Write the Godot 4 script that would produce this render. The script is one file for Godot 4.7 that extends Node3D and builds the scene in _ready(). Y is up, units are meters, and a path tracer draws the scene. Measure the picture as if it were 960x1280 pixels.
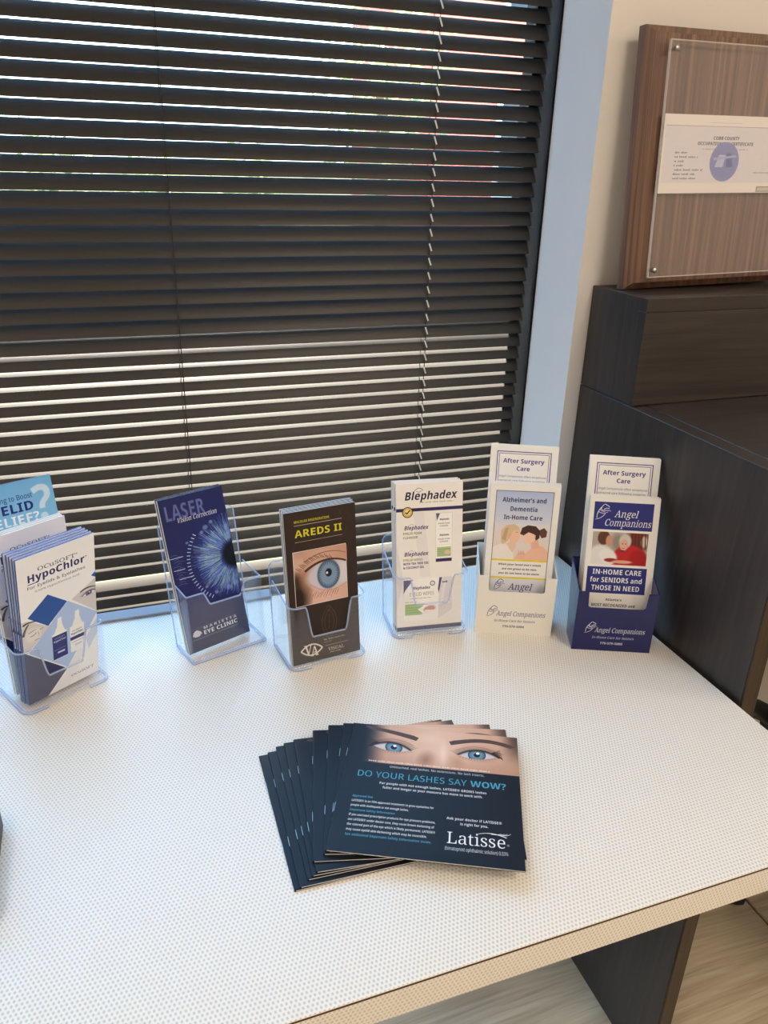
extends Node3D
# Brochure table under a window with dark blinds, beside a dark reception desk.

const T := 0.74                      # height of the table top
var M := {}                          # materials
var used := {}                       # names taken
var rng := RandomNumberGenerator.new()
var glyphs := {}
var fonts := {}

# ------------------------------------------------------------------ naming
func numbered(called: String) -> String:
	var n: int = used.get(called, -1) + 1
	used[called] = n
	return called if n == 0 else "%s_%03d" % [called, n]

func tag(o: Node, label: String, category: String, group := "") -> Node:
	o.set_meta("label", label)
	o.set_meta("category", category)
	if group: o.set_meta("group", group)
	return o

func thing(called: String, label: String, category: String, xf := Transform3D(), group := "") -> Node3D:
	var o := Node3D.new()
	o.name = numbered(called)
	add_child(o)
	o.transform = xf
	tag(o, label, category, group)
	return o

func part(called: String, mesh: Mesh, mat: Material, parent: Node, xf := Transform3D()) -> MeshInstance3D:
	var o := MeshInstance3D.new()
	o.name = called
	o.mesh = mesh
	o.material_override = mat
	o.transform = xf
	o.cast_shadow = GeometryInstance3D.SHADOW_CASTING_SETTING_ON
	parent.add_child(o, true)
	return o

func setting(called: String, mesh: Mesh, mat: Material) -> MeshInstance3D:
	var o := part(numbered(called), mesh, mat, self)
	o.set_meta("kind", "structure")
	return o

# ------------------------------------------------------------------ mesh helpers
func start() -> SurfaceTool:
	var st := SurfaceTool.new()
	st.begin(Mesh.PRIMITIVE_TRIANGLES)
	st.set_smooth_group(-1)
	return st

func done(st: SurfaceTool) -> ArrayMesh:
	st.generate_normals()
	return st.commit()

func vert(st: SurfaceTool, p: Vector3, uv: Vector2) -> void:
	st.set_uv(uv)
	st.add_vertex(p)

# corners run counter-clockwise seen from outside
func quad(st: SurfaceTool, a: Vector3, b: Vector3, c: Vector3, d: Vector3, ua := Vector2(0, 1), ub := Vector2(1, 1), uc := Vector2(1, 0), ud := Vector2(0, 0)) -> void:
	vert(st, a, ua); vert(st, c, uc); vert(st, b, ub)
	vert(st, a, ua); vert(st, d, ud); vert(st, c, uc)

func tri(st: SurfaceTool, a: Vector3, b: Vector3, c: Vector3, ua := Vector2.ZERO, ub := Vector2.ZERO, uc := Vector2.ZERO) -> void:
	vert(st, a, ua); vert(st, c, uc); vert(st, b, ub)

# a box with chamfered edges; the texture runs in metres, u along the grain axis
func cbox(st: SurfaceTool, c: Vector3, s: Vector3, bev := 0.001, grain := 0, xf := Transform3D()) -> void:
	var h := s / 2
	var ax := [Vector3.RIGHT, Vector3.UP, Vector3.BACK]
	var off := Vector2(c.x * 1.7 + c.z * 0.9, c.y * 1.3 + c.z * 0.7)
	var uvof := func(p: Vector3, n: int) -> Vector2:
		var o := [0, 1, 2]
		o.erase(n)
		var g: int = grain if grain != n else o[0]
		o.erase(g)
		return Vector2(p[g], p[o[0]]) + off
	var emit := func(pts: Array, n: int, outward: Vector3) -> void:
		var nn: Vector3 = (pts[1] - pts[0]).cross(pts[2] - pts[0])
		if nn.dot(outward) < 0: pts.reverse()
		var q := []
		var u := []
		for p in pts:
			u.append(uvof.call(p, n))
			q.append(xf * (c + p))
		if pts.size() == 4: quad(st, q[0], q[1], q[2], q[3], u[0], u[1], u[2], u[3])
		else: tri(st, q[0], q[1], q[2], u[0], u[1], u[2])
	for n in 3:
		var i := (n + 1) % 3
		var j := (n + 2) % 3
		for sg in [-1.0, 1.0]:
			var f: Vector3 = ax[n] * h[n] * sg
			var u: Vector3 = ax[i] * (h[i] - bev)
			var v: Vector3 = ax[j] * (h[j] - bev)
			emit.call([f - u - v, f + u - v, f + u + v, f - u + v], n, ax[n] * sg)
		if bev <= 0.0: continue
		for si in [-1.0, 1.0]:
			for sj in [-1.0, 1.0]:      # edge along n
				var l: Vector3 = ax[n] * (h[n] - bev)
				var p1: Vector3 = ax[i] * h[i] * si + ax[j] * (h[j] - bev) * sj
				var p2: Vector3 = ax[i] * (h[i] - bev) * si + ax[j] * h[j] * sj
				emit.call([p1 - l, p1 + l, p2 + l, p2 - l], i, ax[i] * si + ax[j] * sj)
	if bev > 0.0:
		for a in [-1.0, 1.0]:
			for b in [-1.0, 1.0]:
				for d in [-1.0, 1.0]:
					var k := Vector3(a, b, d)
					emit.call([Vector3(h.x * a, (h.y - bev) * b, (h.z - bev) * d), Vector3((h.x - bev) * a, h.y * b, (h.z - bev) * d), Vector3((h.x - bev) * a, (h.y - bev) * b, h.z * d)], 0, k)

func box_mesh(c: Vector3, s: Vector3, bev := 0.001, grain := 0) -> ArrayMesh:
	var st := start()
	cbox(st, c, s, bev, grain)
	return done(st)

# a box given by its least and greatest corner
func lohi(lo: Vector3, hi: Vector3, bev := 0.001, grain := 0) -> ArrayMesh:
	return box_mesh((lo + hi) / 2, hi - lo, bev, grain)

# polygon (counter-clockwise in xy) from z0 to z1; front face (z1) gets uv over rect
func prism(st: SurfaceTool, poly: PackedVector2Array, z0: float, z1: float, rect := Rect2(0, 0, 1, 1), xf := Transform3D()) -> void:
	var idx := Geometry2D.triangulate_polygon(poly)
	var U := func(p: Vector2) -> Vector2: return Vector2((p.x - rect.position.x) / rect.size.x, 1.0 - (p.y - rect.position.y) / rect.size.y)
	for k in range(0, idx.size(), 3):
		var a := poly[idx[k]]; var b := poly[idx[k + 1]]; var c := poly[idx[k + 2]]
		if (b - a).cross(c - a) < 0:
			var t := b; b = c; c = t
		tri(st, xf * Vector3(a.x, a.y, z1), xf * Vector3(b.x, b.y, z1), xf * Vector3(c.x, c.y, z1), U.call(a), U.call(b), U.call(c))
		tri(st, xf * Vector3(a.x, a.y, z0), xf * Vector3(c.x, c.y, z0), xf * Vector3(b.x, b.y, z0))
	var area := 0.0
	for i in poly.size(): area += poly[i].cross(poly[(i + 1) % poly.size()])
	for i in poly.size():
		var a := poly[i]; var b := poly[(i + 1) % poly.size()]
		if area < 0:
			var t := b; b = a; a = t
		quad(st, xf * Vector3(a.x, a.y, z0), xf * Vector3(b.x, b.y, z0), xf * Vector3(b.x, b.y, z1), xf * Vector3(a.x, a.y, z1), U.call(a), U.call(b), U.call(b), U.call(a))

# round tube along points
func tube(st: SurfaceTool, pts: Array, r: float, n := 6) -> void:
	st.set_smooth_group(0)
	var rings := []
	for i in pts.size():
		var d: Vector3 = (pts[mini(i + 1, pts.size() - 1)] - pts[maxi(i - 1, 0)]).normalized()
		var u := d.cross(Vector3.UP if absf(d.y) < 0.9 else Vector3.RIGHT).normalized()
		var v := d.cross(u)
		var ring := []
		for k in n: ring.append(pts[i] + (u * cos(TAU * k / n) + v * sin(TAU * k / n)) * r)
		rings.append(ring)
	for i in pts.size() - 1:
		for k in n:
			var l := (k + 1) % n
			quad(st, rings[i][k], rings[i + 1][k], rings[i + 1][l], rings[i][l])
	st.set_smooth_group(-1)
	for k in range(1, n - 1):
		tri(st, rings[0][0], rings[0][k], rings[0][k + 1])
		tri(st, rings[-1][0], rings[-1][k + 1], rings[-1][k])

func lathe(st: SurfaceTool, prof: Array, n := 16, at := Vector3.ZERO) -> void:
	st.set_smooth_group(0)
	for i in prof.size() - 1:
		for k in n:
			var a := TAU * k / n; var b := TAU * (k + 1) / n
			var P := func(p: Vector2, t: float) -> Vector3: return at + Vector3(p.x * cos(t), p.y, p.x * sin(t))
			quad(st, P.call(prof[i], b), P.call(prof[i], a), P.call(prof[i + 1], a), P.call(prof[i + 1], b))
	st.set_smooth_group(-1)

func ypr(yaw: float, pitch := 0.0, roll := 0.0) -> Basis:      # degrees; pitch leans back
	return Basis(Vector3.UP, deg_to_rad(yaw)) * Basis(Vector3.RIGHT, -deg_to_rad(pitch)) * Basis(Vector3.BACK, deg_to_rad(roll))

# ------------------------------------------------------------------ material helpers
func rgb(r: int, g: int, b: int) -> Color: return Color(r / 255.0, g / 255.0, b / 255.0)

func mat(c: Color, rough := 0.5, spec := 0.5) -> StandardMaterial3D:
	var m := StandardMaterial3D.new()
	m.albedo_color = c
	m.roughness = rough
	m.metallic_specular = spec
	return m

func textured(im: Image, rough := 0.5, uv_scale := Vector3.ONE, spec := 0.5) -> StandardMaterial3D:
	var m := mat(Color.WHITE, rough, spec)
	m.albedo_texture = ImageTexture.create_from_image(im)
	m.uv1_scale = uv_scale
	return m

func clear(c: Color, alpha: float, rough := 0.1) -> StandardMaterial3D:
	var m := mat(Color(c.r, c.g, c.b, alpha), rough)
	m.metallic_specular = 0.38
	m.transparency = BaseMaterial3D.TRANSPARENCY_ALPHA
	return m

# streaked wood: grain along u
func wood(size: Vector2i, light: Color, dark: Color, pore: Color, seed_: int, stretch: float, fine: float) -> Image:
	var im := Image.create(size.x, size.y, false, Image.FORMAT_RGB8)
	var n1 := FastNoiseLite.new(); n1.seed = seed_; n1.frequency = 1.0; n1.fractal_octaves = 3
	var n2 := FastNoiseLite.new(); n2.seed = seed_ + 7; n2.frequency = 1.0; n2.fractal_octaves = 2
	for y in size.y:
		var cy := cos(TAU * y / size.y); var sy := sin(TAU * y / size.y)
		for x in size.x:
			var cx := cos(TAU * x / size.x) * stretch; var sx := sin(TAU * x / size.x) * stretch
			var a := n1.get_noise_3d(cy * 4.0 + cx, sy * 4.0 + sx, cx * 0.7)
			var b := n2.get_noise_3d(cy * fine + cx * 1.4, sy * fine + sx * 1.4, sx)
			var c := dark.lerp(light, clampf(0.5 + a * 0.9, 0, 1))
			c = c.lerp(pore, clampf(b * 1.6 - 0.1, 0, 1) * 0.6)
			im.set_pixel(x, y, c)
	return im

# ------------------------------------------------------------------ print helpers (flat print on paper)
func font(k: String) -> Font:
	if not fonts.has(k):
		var f := SystemFont.new()
		f.font_names = PackedStringArray(["Droid Serif" if k.begins_with("serif") else "Droid Sans"])
		f.font_weight = 700 if k.ends_with("b") else 400
		fonts[k] = f
	return fonts[k]

const S := 56
func text(im: Image, s: String, k: String, x: float, base: float, cap: float, width: float, col: Color, shear := 0.0, centre := false) -> void:
	var ts := TextServerManager.get_primary_interface()
	var line := TextLine.new()
	line.add_string(s, font(k), S)
	var w0 := int(line.get_line_width()) + 24
	var out := Image.create(w0 + 20, int(S * 1.5), false, Image.FORMAT_RGBA8)
	out.fill(Color(1, 1, 1, 0))
	var pen := 4.0
	for g in ts.shaped_text_get_glyphs(line.get_rid()):
		for rep in maxi(1, g.repeat):
			if g.font_rid.is_valid() and g.index != 0:
				var key := "%s/%d" % [k, g.index]
				var sz := Vector2i(S, 0)
				if not glyphs.has(key):
					ts.font_render_glyph(g.font_rid, sz, g.index)
					var ti := ts.font_get_glyph_texture_idx(g.font_rid, sz, g.index)
					var r: Rect2 = ts.font_get_glyph_uv_rect(g.font_rid, sz, g.index)
					var part_im: Image = null
					if ti >= 0 and r.size.x > 0:
						part_im = ts.font_get_texture_image(g.font_rid, sz, ti).get_region(Rect2i(r))
						part_im.convert(Image.FORMAT_RGBA8)
					glyphs[key] = [part_im, ts.font_get_glyph_offset(g.font_rid, sz, g.index)]
				var gl: Array = glyphs[key]
				if gl[0]:
					out.blend_rect(gl[0], Rect2i(Vector2i.ZERO, gl[0].get_size()), Vector2i(int(pen + gl[1].x + g.offset.x), int(S + gl[1].y + g.offset.y)))
			pen += g.advance
	if shear != 0.0:
		var sh := Image.create(out.get_width() + int(absf(shear) * S * 1.4), out.get_height(), false, Image.FORMAT_RGBA8)
		sh.fill(Color(1, 1, 1, 0))
		for y in out.get_height():
			sh.blit_rect(out, Rect2i(0, y, out.get_width(), 1), Vector2i(int((S * 1.25 - y) * shear + S * 0.15), y))
		out = sh
	var ky := cap / (S * 0.714)
	var kx := width / (pen - 4.0) if width > 0 else ky
	var nw := maxi(1, int(out.get_width() * kx)); var nh := maxi(1, int(out.get_height() * ky))
	out.resize(nw, nh, Image.INTERPOLATE_LANCZOS)
	var d := out.get_data()
	var r8 := col.r8; var g8 := col.g8; var b8 := col.b8
	for i in range(0, d.size(), 4):
		d[i] = r8; d[i + 1] = g8; d[i + 2] = b8
		d[i + 3] = int(d[i + 3] * col.a)
	out.set_data(nw, nh, false, Image.FORMAT_RGBA8, d)
	var px := x - 4 * kx
	if centre: px = x - (pen - 4.0) * kx / 2 - 4 * kx
	im.blend_rect(out, Rect2i(0, 0, nw, nh), Vector2i(int(px), int(base - S * ky)))

# a line of print too small to read: word-shaped marks
func greek(im: Image, x: float, base: float, cap: float, width: float, c: Color) -> void:
	var at := x
	var k := int(x + base)
	while at < x + width - 3:
		k += 1
		var tall := cap if k % 5 == 0 else cap * 0.72
		if k % 7 != 0: im.fill_rect(Rect2i(int(at), int(base - tall), maxi(1, int(cap * 0.42)), int(tall)).intersection(Rect2i(Vector2i.ZERO, im.get_size())), Color(c.r, c.g, c.b))
		at += cap * 0.62

func page(w: int, h: int, c: Color) -> Image:
	var im := Image.create(w, h, false, Image.FORMAT_RGBA8)
	im.fill(c)
	return im

func poly(im: Image, pts: Array, c: Color) -> void:       # pixel coordinates, scan lines
	var y0 := 1e9; var y1 := -1e9
	for p in pts: y0 = minf(y0, p.y); y1 = maxf(y1, p.y)
	for y in range(maxi(0, int(y0)), mini(im.get_height() - 1, int(y1)) + 1):
		var xs := []
		for i in pts.size():
			var a: Vector2 = pts[i]; var b: Vector2 = pts[(i + 1) % pts.size()]
			if (a.y <= y + 0.5) != (b.y <= y + 0.5): xs.append(a.x + (y + 0.5 - a.y) / (b.y - a.y) * (b.x - a.x))
		xs.sort()
		for i in range(0, xs.size() - 1, 2):
			var xa := maxi(0, int(round(xs[i]))); var xb := mini(im.get_width(), int(round(xs[i + 1])))
			if xb > xa:
				if c.a >= 1.0: im.fill_rect(Rect2i(xa, y, xb - xa, 1), c)
				else:
					for x in range(xa, xb): im.set_pixel(x, y, im.get_pixel(x, y).blend(c))

func upoly(im: Image, uv: Array, c: Color) -> void:
	var pts := []
	for p in uv: pts.append(Vector2(p[0] * im.get_width(), p[1] * im.get_height()))
	poly(im, pts, c)

func stroke(im: Image, a: Vector2, b: Vector2, w: float, c: Color) -> void:
	var n := (b - a).orthogonal().normalized() * w / 2
	poly(im, [a + n, b + n, b - n, a - n], c)

func curve(im: Image, p: Array, w0: float, w1: float, c: Color, n := 10) -> void:   # quadratic
	var last: Vector2 = p[0]
	for i in range(1, n + 1):
		var t := float(i) / n
		var q: Vector2 = p[0] * (1 - t) * (1 - t) + p[1] * 2 * t * (1 - t) + p[2] * t * t
		stroke(im, last, q, lerpf(w0, w1, t), c)
		last = q

# an ellipse of ink whose rim is soft over the given share of its radius
func blob(im: Image, cx: float, cy: float, rx: float, ry: float, c: Color, soft := 0.3, turn := 0.0, clip := Rect2i()) -> void:
	var r := maxf(rx, ry)
	var area := Rect2i(int(cx - r), int(cy - r), int(2 * r) + 2, int(2 * r) + 2).intersection(Rect2i(Vector2i.ZERO, im.get_size()))
	if clip.size.x > 0: area = area.intersection(clip)
	var ct := cos(turn); var sn := sin(turn)
	for y in range(area.position.y, area.end.y):
		for x in range(area.position.x, area.end.x):
			var dx := x - cx; var dy := y - cy
			var e := sqrt(pow((dx * ct + dy * sn) / rx, 2) + pow((dy * ct - dx * sn) / ry, 2))
			if e < 1.0:
				var a := c.a * (1.0 if e < 1.0 - soft else (1.0 - e) / soft)
				im.set_pixel(x, y, im.get_pixel(x, y).lerp(Color(c.r, c.g, c.b), a))

# printed picture of an eye: almond, iris, pupil, lashes and brow
func eye(im: Image, cx: float, cy: float, w: float, iris: Color, lash: Color, white := Color(0.9, 0.9, 0.92), look := 0.0, tilt := 0.0, brow := true) -> void:
	var h := w * 0.25
	var area := Rect2i(int(cx - w), int(cy - w), int(2 * w), int(2 * w)).intersection(Rect2i(Vector2i.ZERO, im.get_size()))
	var ir := w * 0.275
	for y in range(area.position.y, area.end.y):
		for x in range(area.position.x, area.end.x):
			var t := (x - cx) / (w * 0.62)
			if absf(t) >= 1.0: continue
			var yy := y - cy - t * tilt * w
			var up := -h * (1 - t * t); var lo := h * 0.62 * (1 - t * t)
			if yy > up and yy < lo:
				var d := Vector2(x - cx - look * w, yy + h * 0.12).length()
				var c := white
				if d < ir: c = iris.lerp(iris.darkened(0.55), smoothstep(0.7, 1.0, d / ir)).lerp(iris.lightened(0.35), 0.5 * smoothstep(0.75, 0.3, d / ir))
				if d < ir * 0.36: c = Color(0.03, 0.03, 0.05)
				if Vector2(x - cx - look * w - ir * 0.1, yy + h * 0.42).length() < ir * 0.2: c = Color(0.97, 0.97, 1)
				c = c.lerp(lash, 0.8 * smoothstep(h * 0.45, 0.0, yy - up))
				im.set_pixel(x, y, c)
	for i in 26:
		var t := lerpf(-0.98, 0.98, i / 25.0)
		var p := Vector2(cx + t * w * 0.62, cy + t * tilt * w - h * (1 - t * t))
		curve(im, [p, p + Vector2(t * w * 0.08, -w * 0.07), p + Vector2(t * w * 0.24, -w * (0.10 + 0.05 * absf(t)))], w * 0.03, w * 0.006, lash, 4)
	for i in 14:
		var t := lerpf(-0.8, 0.95, i / 13.0)
		var p := Vector2(cx + t * w * 0.62, cy + t * tilt * w + h * 0.62 * (1 - t * t))
		stroke(im, p, p + Vector2(t * w * 0.07, w * 0.07), w * 0.01, Color(lash.r, lash.g, lash.b, 0.7))
	curve(im, [Vector2(cx - w * 0.62, cy - tilt * w), Vector2(cx, cy - 2 * h), Vector2(cx + w * 0.62, cy + tilt * w)], w * 0.04, w * 0.05, lash, 16)
	if brow:
		for k in 3:
			curve(im, [Vector2(cx - w * 0.75, cy - w * (0.44 - k * 0.02)), Vector2(cx, cy - w * (0.86 - k * 0.05)), Vector2(cx + w * 0.85, cy - w * (0.34 - k * 0.02))], w * 0.11, w * 0.03, lash.lightened(0.12), 14)

# a line-drawn bird-like wing, the emblem in front of the company name
func wing(im: Image, x: float, y: float, s: float, c: Color, w: float) -> void:
	var P := func(a: float, b: float) -> Vector2: return Vector2(x + a * s, y + b * s)
	curve(im, [P.call(-0.05, 1.0), P.call(0.35, 0.95), P.call(0.55, 0.62)], w * 0.5, w, c)
	curve(im, [P.call(0.05, 0.92), P.call(0.02, 0.5), P.call(0.3, 0.22)], w, w, c)
	curve(im, [P.call(0.3, 0.22), P.call(0.25, 0.45), P.call(0.5, 0.42)], w, w, c)
	curve(im, [P.call(0.3, 0.22), P.call(0.5, -0.1), P.call(0.62, 0.08)], w, w, c)
	curve(im, [P.call(0.45, 0.36), P.call(0.62, 0.2), P.call(0.8, 0.3)], w, w, c)
	curve(im, [P.call(0.6, 0.1), P.call(0.72, 0.05), P.call(0.78, 0.2)], w, w, c)
	curve(im, [P.call(0.5, 0.42), P.call(0.75, 0.38), P.call(0.9, 0.45)], w, w * 0.6, c)
	curve(im, [P.call(0.12, 0.5), P.call(0.4, 0.7), P.call(0.72, 0.5)], w, w * 0.6, c)
	curve(im, [P.call(0.2, 0.36), P.call(0.35, 0.52), P.call(0.56, 0.5)], w * 0.8, w * 0.6, c)

# ------------------------------------------------------------------ the prints
const PW := 372

func fade(im: Image, r: Rect2i, a: Color, b: Color) -> void:     # printed colour blend, top to bottom
	for y in range(r.position.y, r.end.y): im.fill_rect(Rect2i(r.position.x, y, r.size.x, 1), a.lerp(b, float(y - r.position.y) / r.size.y))

func print_eyelid_spray() -> Image:
	var im := page(PW, 816, rgb(238, 238, 240))
	var W := float(PW); var H := 816.0
	var navy := rgb(38, 36, 92)
	var blue := rgb(44, 84, 160)
	text(im, "OCuSOFT", "serif", 0.25 * W, 0.112 * H, 20, 0.49 * W, rgb(70, 72, 90))
	text(im, "®", "sans", 0.745 * W, 0.098 * H, 8, 0, rgb(70, 72, 90))
	text(im, "HypoChlor", "sansb", 0.115 * W, 0.168 * H, 38, 0.75 * W, navy)
	text(im, "™", "sans", 0.87 * W, 0.142 * H, 10, 0, navy)
	im.fill_rect(Rect2i(int(0.122 * W), int(0.177 * H), int(0.135 * W), 4), navy)
	text(im, "For Eyelids & Eyelashes", "sans", 0.11 * W, 0.212 * H, 15, 0.76 * W, rgb(60, 60, 78))
	text(im, "0.02% Hypochlorous Acid", "sans", 0.203 * W, 0.242 * H, 10, 0.585 * W, rgb(120, 122, 135))
	# diamonds of colour
	upoly(im, [[1.0, 0.257], [0.942, 0.277], [1.0, 0.297]], blue)
	upoly(im, [[0.355, 0.286], [0.601, 0.383], [0.335, 0.498], [0.084, 0.391]], blue)
	# right picture: an eye in grey
	upoly(im, [[0.662, 0.386], [1.0, 0.302], [1.0, 0.535], [0.99, 0.535]], rgb(208, 204, 204))
	eye(im, 0.90 * W, 0.392 * H, 58, rgb(98, 104, 150), rgb(70, 66, 70), rgb(225, 225, 230), 0.0, -0.08, true)
	upoly(im, [[0.55, 0.30], [0.72, 0.30], [1.0, 0.262], [1.0, 0.300], [0.662, 0.386], [0.60, 0.37]], rgb(238, 238, 240))
	upoly(im, [[1.0, 0.297], [0.942, 0.277], [1.0, 0.257]], blue)
	# left picture: a face at rest in grey
	upoly(im, [[0.0, 0.405], [0.081, 0.409], [0.35, 0.504], [0.067, 0.622], [0.0, 0.60]], rgb(212, 208, 206))
	blob(im, 0.14 * W, 0.515 * H, 44, 50, rgb(226, 222, 220), 0.4, 0.5, Rect2i(0, 330, 130, 180))
	curve(im, [Vector2(8, 352), Vector2(20, 336), Vector2(70, 352)], 12, 5, rgb(70, 66, 70))
	curve(im, [Vector2(4, 410), Vector2(12, 374), Vector2(34, 352)], 14, 8, rgb(92, 88, 90))
	curve(im, [Vector2(36, 424), Vector2(54, 428), Vector2(66, 414)], 3, 3, rgb(66, 62, 66))
	curve(im, [Vector2(84, 404), Vector2(92, 408), Vector2(100, 400)], 3, 2, rgb(66, 62, 66))
	curve(im, [Vector2(30, 404), Vector2(50, 396), Vector2(68, 396)], 4, 2, rgb(110, 104, 104))
	curve(im, [Vector2(72, 410), Vector2(84, 430), Vector2(74, 436)], 2, 2, rgb(150, 144, 144))
	curve(im, [Vector2(56, 456), Vector2(66, 452), Vector2(78, 454)], 4, 2, rgb(130, 110, 112))
	upoly(im, [[0.0, 0.6], [0.067, 0.622], [0.12, 0.66], [0.0, 0.66]], rgb(238, 238, 240))
	# large pale diamond with two bottles
	upoly(im, [[0.601, 0.381], [1.0, 0.543], [1.0, 0.552], [0.561, 0.855], [0.065, 0.633]], rgb(172, 194, 232))
	upoly(im, [[0.0, 0.612], [0.065, 0.642], [0.552, 0.862], [0.289, 0.991], [0.26, 1.0], [0.0, 1.0]], rgb(52, 54, 92))
	upoly(im, [[0.561, 0.866], [1.0, 0.562], [1.0, 0.70], [0.56, 1.0], [0.30, 1.0]], rgb(232, 233, 238))
	upoly(im, [[0.83, 0.70], [1.0, 0.59], [1.0, 0.70], [0.87, 0.79]], rgb(196, 210, 236))
	for k in 2:
		var x0 := [0.376, 0.617][k] * W as float
		var bw := 0.2 * W
		var y0 := 0.577 * H
		poly(im, [Vector2(x0 + bw * 0.12, y0), Vector2(x0 + bw * 0.88, y0), Vector2(x0 + bw * 0.7, y0 - 44), Vector2(x0 + bw * 0.68, y0 - 86), Vector2(x0 + bw * 0.42, y0 - 82), Vector2(x0 + bw * 0.36, y0 - 40)], rgb(236, 236, 232))
		im.fill_rect(Rect2i(int(x0), int(y0), int(bw), 152), rgb(238, 238, 236))
		if k == 0: im.fill_rect(Rect2i(int(x0), int(y0) + 12, int(bw), 138), rgb(48, 56, 120))
		else: im.fill_rect(Rect2i(int(x0), int(y0) + 62, int(bw), 20), rgb(60, 66, 120))
		var tc := rgb(236, 236, 240) if k == 0 else rgb(60, 60, 90)
		text(im, "OCuSOFT", "serif", x0 + bw / 2, y0 + 32, 7, bw * 0.7, tc, 0.0, true)
		text(im, "HypoChlor", "sansb", x0 + bw / 2, y0 + 50, 11, bw * 0.86, tc, 0.0, true)
		text(im, "For Eyelids & Eyelashes", "sans", x0 + bw / 2, y0 + 98, 5, bw * 0.8, tc, 0.0, true)
		im.fill_rect(Rect2i(int(x0 + bw * 0.3), int(y0) + 110, int(bw * 0.5), 10), rgb(200, 206, 226))
	text(im, "OCuSOFT", "serif", 0.60 * W, 0.945 * H, 14, 0.33 * W, rgb(70, 72, 100))
	return im

func print_relief() -> Image:
	var im := page(PW, 964, rgb(122, 184, 228))
	fade(im, Rect2i(0, 0, PW, 400), rgb(112, 176, 224), rgb(150, 202, 236))
	text(im, "?", "sansb", 262, 206, 174, 100, rgb(196, 222, 242))
	text(im, "Looking to Boost", "sans", 40, 86, 24, 228, rgb(30, 44, 110))
	text(im, "EYELID", "sansb", 22, 144, 44, 244, rgb(24, 34, 104))
	text(im, "RELIEF?", "sansb", 22, 202, 44, 262, rgb(238, 242, 248))
	im.fill_rect(Rect2i(0, 300, PW, 664), rgb(236, 238, 242))
	return im

func print_laser() -> Image:
	var H := 822.0; var W := float(PW)
	var im := page(PW, 822, rgb(30, 32, 84))
	fade(im, Rect2i(0, 0, PW, 560), rgb(26, 32, 88), rgb(34, 36, 96))
	fade(im, Rect2i(0, 560, PW, 262), rgb(34, 36, 92), rgb(28, 30, 72))
	var c := Vector2(0.99 * W, 0.455 * H)
	for s in [[250.0, 0.35], [210.0, 0.5]]: blob(im, c.x, c.y, s[0] * 1.12, s[0], Color(0.25, 0.38, 0.75, s[1]), 0.6)
	rng.seed = 5
	for i in 900:                      # fibres of the iris
		var a := rng.randf_range(PI * 0.5, PI * 1.5)
		var r0 := rng.randf_range(64, 150); var r1 := r0 + rng.randf_range(30, 90)
		if r1 > 236: r1 = 236
		var k := rng.randf()
		var col := rgb(150, 190, 235).lerp(rgb(60, 92, 190), rng.randf())
		if k > 0.75: col = rgb(206, 222, 160)
		elif k > 0.6: col = rgb(28, 40, 110)
		col.a = 0.55
		var d0 := Vector2(cos(a) * 1.1, sin(a)); var a1 := a + rng.randf_range(-0.06, 0.06)
		stroke(im, c + d0 * r0, c + Vector2(cos(a1) * 1.1, sin(a1)) * r1, rng.randf_range(1.2, 3.4), col)
	blob(im, c.x, c.y, 88, 92, rgb(12, 14, 40), 0.35)
	blob(im, c.x, c.y, 64, 68, rgb(4, 5, 14), 0.15)
	for i in 22:                       # bright dashes round the rim
		var a := PI * (0.72 + 0.5 * i / 21.0)
		var d := Vector2(cos(a) * 1.1, sin(a))
		stroke(im, c + d * 236, c + d * 254, 4, rgb(190, 210, 245))
	for p in [[0.62, 0.235, 20], [0.72, 0.21, 15], [0.55, 0.26, 14], [0.80, 0.66, 22], [0.60, 0.665, 16], [0.92, 0.645, 18], [0.30, 0.30, 11], [0.46, 0.61, 10]]:
		blob(im, p[0] * W, p[1] * H, p[2], p[2] * 0.8, Color(0.62, 0.74, 0.96, 0.55), 0.5)
	for i in 14:                       # sketched measuring lines at the left
		var y := 0.36 * H + i * 12
		var x := 8.0 + 26.0 * absf(sin(i * 1.9))
		curve(im, [Vector2(x, y), Vector2(x + 22, y - 9), Vector2(x + 40 + 18 * sin(i * 2.6), y + 3)], 1.5, 1.5, Color(0.6, 0.7, 0.92, 0.6))
	for l in [[0.0, 0.373, 0.20], [0.03, 0.452, 0.20], [0.08, 0.512, 0.28]]: stroke(im, Vector2(l[0] * W, l[1] * H), Vector2(l[2] * W, l[1] * H + 3), 3, rgb(208, 216, 240))
	text(im, "LASER", "sansb", 0.055 * W, 0.142 * H, 78, 0.62 * W, rgb(92, 102, 158))
	text(im, "Vision Correction", "serif", 0.20 * W, 0.166 * H, 24, 0.63 * W, rgb(238, 238, 246), 0.35)
	var y := 0.872 * H
	text(im, "M A R I E T T A", "sansb", 0.285 * W, y, 14, 0.55 * W, rgb(220, 222, 232))
	text(im, "EYE CLINIC", "sansb", 0.272 * W, 0.908 * H, 22, 0.565 * W, rgb(240, 240, 244))
	poly(im, [Vector2(0.10 * W, 0.894 * H), Vector2(0.125 * W, 0.872 * H), Vector2(0.175 * W, 0.862 * H), Vector2(0.23 * W, 0.876 * H), Vector2(0.25 * W, 0.892 * H), Vector2(0.20 * W, 0.906 * H), Vector2(0.14 * W, 0.906 * H)], rgb(206, 210, 222))
	stroke(im, Vector2(0.10 * W, 0.852 * H), Vector2(0.86 * W, 0.852 * H), 1.5, rgb(150, 154, 180))
	stroke(im, Vector2(0.09 * W, 0.922 * H), Vector2(0.84 * W, 0.922 * H), 1.5, rgb(150, 154, 180))
	return im

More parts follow.
